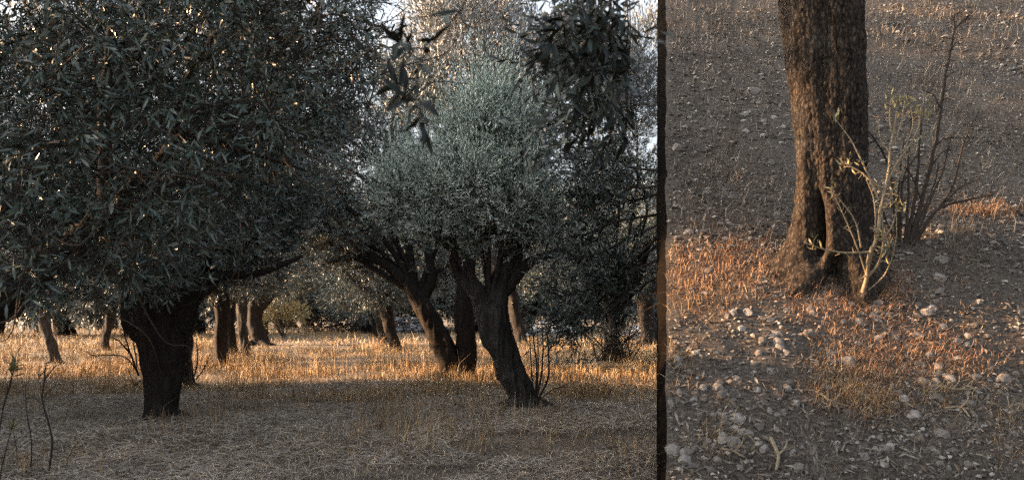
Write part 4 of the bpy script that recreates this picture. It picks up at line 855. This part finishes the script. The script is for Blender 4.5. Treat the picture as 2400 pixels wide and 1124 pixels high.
def scatter_bank(rng, n, y0=2.5, y1=9.8, pw=1.3, umin=.004, umax=.5):
    Y = y0 + (y1 - y0) * rng.uniform(0, 1, n) ** pw; X = Y * (EDGE + rng.uniform(umin, umax, n)); return X, Y, bank_z(X, Y)
def stamp(m, me_list, P, S, rng, tilt=.5):
    """many small hulls joined into one mesh"""
    for k, me in enumerate(me_list):
        V0 = np.array([v.co for v in me.vertices]); T0 = np.array([list(p.vertices) for p in me.polygons if len(p.vertices) == 3])
        sel = np.arange(k, len(P), len(me_list)); n = len(sel)
        a = rng.uniform(0, 6.28, n); c, s = np.cos(a), np.sin(a)
        Vr = np.stack([V0[None, :, 0] * c[:, None] - V0[None, :, 1] * s[:, None], V0[None, :, 0] * s[:, None] + V0[None, :, 1] * c[:, None], np.repeat(V0[None, :, 2], n, 0)], -1)
        Vr = Vr * S[sel][:, None, None] + P[sel][:, None]
        m.add(Vr.reshape(-1, 3), (T0[None] + (np.arange(n) * len(V0))[:, None, None]).reshape(-1, 3))
pebs = [hull_data(460 + k, 8, (1, .8, .6), None, 'pebble_shape') for k in range(8)]
rg = np.random.default_rng(451); X, Y, Z = scatter_bank(rg, 13000)
S = rg.gamma(1.7, .0038, 13000) + .004; S = np.minimum(S, .02)
X2, Y2, Z2 = scatter_bank(rg, 3000, 2.9, 5.4, 1.1); k = fbm(np.stack([X2, Y2, 0 * X2], -1), 2.4, 79, 2) > -.15; X, Y, Z, S = np.r_[X, X2[k]], np.r_[Y, Y2[k]], np.r_[Z, Z2[k]], np.r_[S, rg.uniform(.007, .019, k.sum())]
m = Mesh(); stamp(m, pebs, np.stack([X, Y, Z + S * .2], -1), S, rg); o = m.build('gravel', M['gravel'], smooth=False); o['kind'] = 'stuff'; tag(o, 'fine grey gravel strewn over the bank', 'gravel')
for me in pebs: bpy.data.meshes.remove(me)
rg = np.random.default_rng(455); pebs = [hull_data(470 + k, 9, (1, .8, .55), None, 'pebble_shape') for k in range(6)]; X, Y, Z = scatter_bank(rg, 3800, 4.4, 8.8, 1.0)
k = fbm(np.stack([X, Y, 0 * X], -1), 1.1, 77, 2) > -.2; X, Y, Z = X[k], Y[k], Z[k]; S = rg.gamma(2.0, .0065, len(X)) + .006; S = np.minimum(S, .034)
m = Mesh(); stamp(m, pebs, np.stack([X, Y, Z + S * .25], -1), S, rg); o = m.build('gravel', M['gravel'], smooth=False); o['kind'] = 'stuff'; tag(o, 'coarse pale gravel on the upper slope behind the trunk', 'gravel')
for me in pebs: bpy.data.meshes.remove(me)
# far rubble heaps and scree
rg = np.random.default_rng(471); big = [hull_data(480 + k, 10, (1, .8, .65), None, 'pebble_shape') for k in range(6)]
m = Mesh(); PP = []
for (x, y, Y, sx, sz, n) in [(955, 742, 56, 38, 22, 260), (775, 735, 60, 45, 30, 300), (1290, 740, 48, 60, 18, 160), (1500, 742, 40, 40, 16, 120)]:
    c = at(x, y, Y); q = rg.normal(0, 1, (n, 3)) * [sx / FPX * Y * .6, .8, 0] + [c[0], c[1], 0]
    q[:, 2] = np.abs(rg.normal(0, 1, n)) * .0 + rg.uniform(0, 1, n) * (sz * 2 / FPX * Y) * np.exp(-((q[:, 0] - c[0]) / (sx / FPX * Y)) ** 2); PP.append(q)
PP = np.concatenate(PP); PP[:, 2] += ground_z(PP[:, 0], PP[:, 1]); stamp(m, big, PP, rg.uniform(.08, .28, len(PP)), rg)
for me in big: bpy.data.meshes.remove(me)
o = m.build('rubble', M['rubble'], smooth=False); o['kind'] = 'stuff'; tag(o, 'pale heaps of rubble stones at the back of the grove', 'rubble')

# ------------------------------------------------------------------ litter and weeds on the bank
rg = np.random.default_rng(501)
def litter(n, seed, lr, mtl, name, lab, lift=.006, y1=9.0, fn=None):
    rg = np.random.default_rng(seed); X, Y, Z = scatter_bank(rg, n, y1=y1, pw=1.25)
    if fn is not None: k = fn(X, Y, rg); X, Y, Z = X[k], Y[k], Z[k]
    n = len(X); P = np.stack([X, Y, Z], -1) + NRM * rg.uniform(.002, lift * 2.5, (n, 1))
    a = rg.uniform(0, 6.283, n); e1 = np.array([1., 0, 0]); e2 = np.cross(NRM, e1)
    d = unit(e1 * np.cos(a)[:, None] + e2 * np.sin(a)[:, None] + NRM * rg.normal(0, .16, (n, 1))); w = unit(np.cross(NRM + rg.normal(0, .35, (n, 3)), d)); up = np.cross(d, w)
    L = rg.uniform(*lr, n)[:, None]; W = L * rg.uniform(.10, .2, (n, 1)); c = rg.uniform(-.12, .2, (n, 1)) * L
    V = np.stack([P - d * L / 2, P + w * W / 2 + up * c, P - w * W / 2 + up * c, P + d * L / 2], 1).reshape(-1, 3); o = np.arange(n)[:, None] * 4
    m = Mesh(); m.add(V, np.concatenate([o + [0, 2, 1], o + [1, 2, 3]])); q = m.build(name, M[mtl], kind='stuff', smooth=False); tag(q, lab, 'litter')
bare_soil = lambda X, Y, rg: rg.uniform(0, 1, len(X)) - .55 * (fbm(np.stack([X, Y, 0 * X], -1), 2.0, 66, 3) + .1) * (-1) > .35 + .7 * np.exp(-(((X / Y * FPX + CX - 1880) / 210) ** 2 + ((Y - 3.92) / .22) ** 2))
litter(19000, 503, (.03, .065), 'litter', 'fallen_leaves', 'brown fallen olive leaves littering the bank', fn=bare_soil)
def straw(n, seed, hr, wr, mtl, name, lab, cat, lean, curl, centers=None, y1=9.6, flat=.6):
    rg = np.random.default_rng(seed)
    if centers is None:
        X, Y, Z = scatter_bank(rg, n, y1=y1, pw=1.15)
        k = bare_soil(X, Y, rg) & (noise(np.stack([X, Y, 0 * X], -1), 2.2, seed) > -.35); X, Y, Z = X[k], Y[k], Z[k]
    else:
        xs_, ys_ = [], []
        for (x, y, sx, sy, c) in centers:
            q = np.stack([x + rg.normal(0, sx, c), y + rg.normal(0, sy, c)], -1); Yq = (H + BC) / (BM + (q[:, 1] - HY) / FPX); xs_.append((q[:, 0] - CX) / FPX * Yq); ys_.append(Yq)
        X, Y = np.concatenate(xs_), np.concatenate(ys_); k = (X > EDGE * Y * 1.01); X, Y = X[k], Y[k]; Z = bank_z(X, Y)
    P = np.stack([X, Y, Z], -1); n = len(P); up = unit(NRM * flat + np.array([0, 0, 1 - flat]) + rg.normal(0, .12, (n, 3)))
    V, T, Q = blades(P, rg.uniform(*hr, n), rg.uniform(*wr, n), rg, lean, curl, up); m = Mesh(); m.add(V, T, Q); o = m.build(name, M[mtl], kind='stuff'); tag(o, lab, cat); return o
straw(13000, 511, (.03, .11), (.0015, .003), 'straw_bank', 'bank_straw', 'thin grey straw lying over the bank', 'grass', 1.5, 1.0)
straw(7000, 513, (.08, .22), (.003, .006), 'straw_bank', 'upper_bank_grass', 'sparse dry grass on the upper slope', 'grass', 1.1, .8, [(1650, 60, 130, 60, 1000), (1700, 300, 110, 130, 500), (2200, 60, 150, 60, 1100), (2260, 330, 90, 110, 400), (1640, 480, 60, 60, 200), (2200, 200, 80, 40, 300)])
straw(1, 515, (.03, .115), (.0013, .0026), 'weed_red', 'red_weeds', 'reddish dry weeds standing in the sunlit patches beside the trunk', 'weeds', 1.4, 1.1,
      [(1650, 640, 60, 34, 620), (1720, 600, 50, 24, 420), (1590, 610, 20, 20, 110), (2290, 500, 50, 9, 420), (2330, 490, 28, 9, 220), (1790, 650, 22, 22, 120), (2085, 690, 28, 22, 220), (2270, 850, 40, 22, 90)])
straw(1, 516, (.02, .07), (.0014, .003), 'weed_red', 'red_weed_litter', 'low reddish weed scraps scattered below the trunk', 'weeds', 1.8, 1.4,
      [(1640, 690, 70, 40, 900), (2080, 710, 42, 30, 700), (2020, 735, 50, 25, 400), (1720, 670, 60, 30, 500), (2010, 890, 60, 36, 1500), (2080, 840, 70, 25, 1000), (1930, 740, 60, 20, 400), (2040, 930, 60, 25, 800), (1900, 690, 60, 12, 250), (2150, 800, 60, 30, 500), (1960, 780, 50, 30, 400), (2250, 860, 60, 40, 400)])
straw(1, 517, (.05, .16), (.0014, .0026), 'straw', 'pale_weeds', 'bleached straw tufts lying low on the bank', 'weeds', 1.9, 1.5,
      [(2030, 940, 50, 25, 260), (1960, 900, 50, 30, 260), (2190, 900, 40, 40, 160), (2360, 1000, 30, 40, 140), (1600, 860, 30, 30, 120), (1680, 1050, 40, 25, 110), (1730, 420, 10, 14, 40), (1650, 720, 60, 20, 160)])
straw(1, 518, (.08, .2), (.001, .002), 'straw_bank', 'wispy_grass', 'wispy pale green-grey grass tuft on the hump', 'grass', 1.0, .8, [(2250, 630, 32, 36, 420)])
# loose twigs: each a thing
rg = np.random.default_rng(531)
for (st, r, lab) in [([(1805, 1030), (1822, 1070), (1818, 1104)], 5, 'pale forked stick stub near the bottom of the bank'), ([(2190, 905), (2230, 915), (2300, 915)], 3, 'thin pale twig lying across the litter below the oval stone'), ([(1920, 925), (1950, 945), (1985, 955)], 4, 'short bleached twig below the weed-ringed stone'), ([(2210, 960), (2250, 958), (2270, 980)], 3, 'crooked twig beside the long dark flat stone'), ([(1690, 1055), (1720, 1062), (1745, 1075)], 3, 'curved twig in the litter near the round white pebbles')]:
    pts = [bank_px(*p) + NRM * .012 for p in st]; m = Mesh(); V, Q, T = branch_mesh(pts, r / FPX * 3.6, r / FPX * 2, 6, 14, .15, 3, 60); m.add(V, T, Q)
    root = thing('fallen_twig', lab, 'twig', pts[0]); m.build('stem', M['twig_pale'], root)
    V, Q, T = branch_mesh([pts[1], pts[1] + np.array([.03, .0, .03]), pts[1] + np.array([.05, .03, .06])], r / FPX * 2.2, r / FPX, 5, 6); m = Mesh(); m.add(V, T, Q); m.build('spur', M['twig_pale'], root)
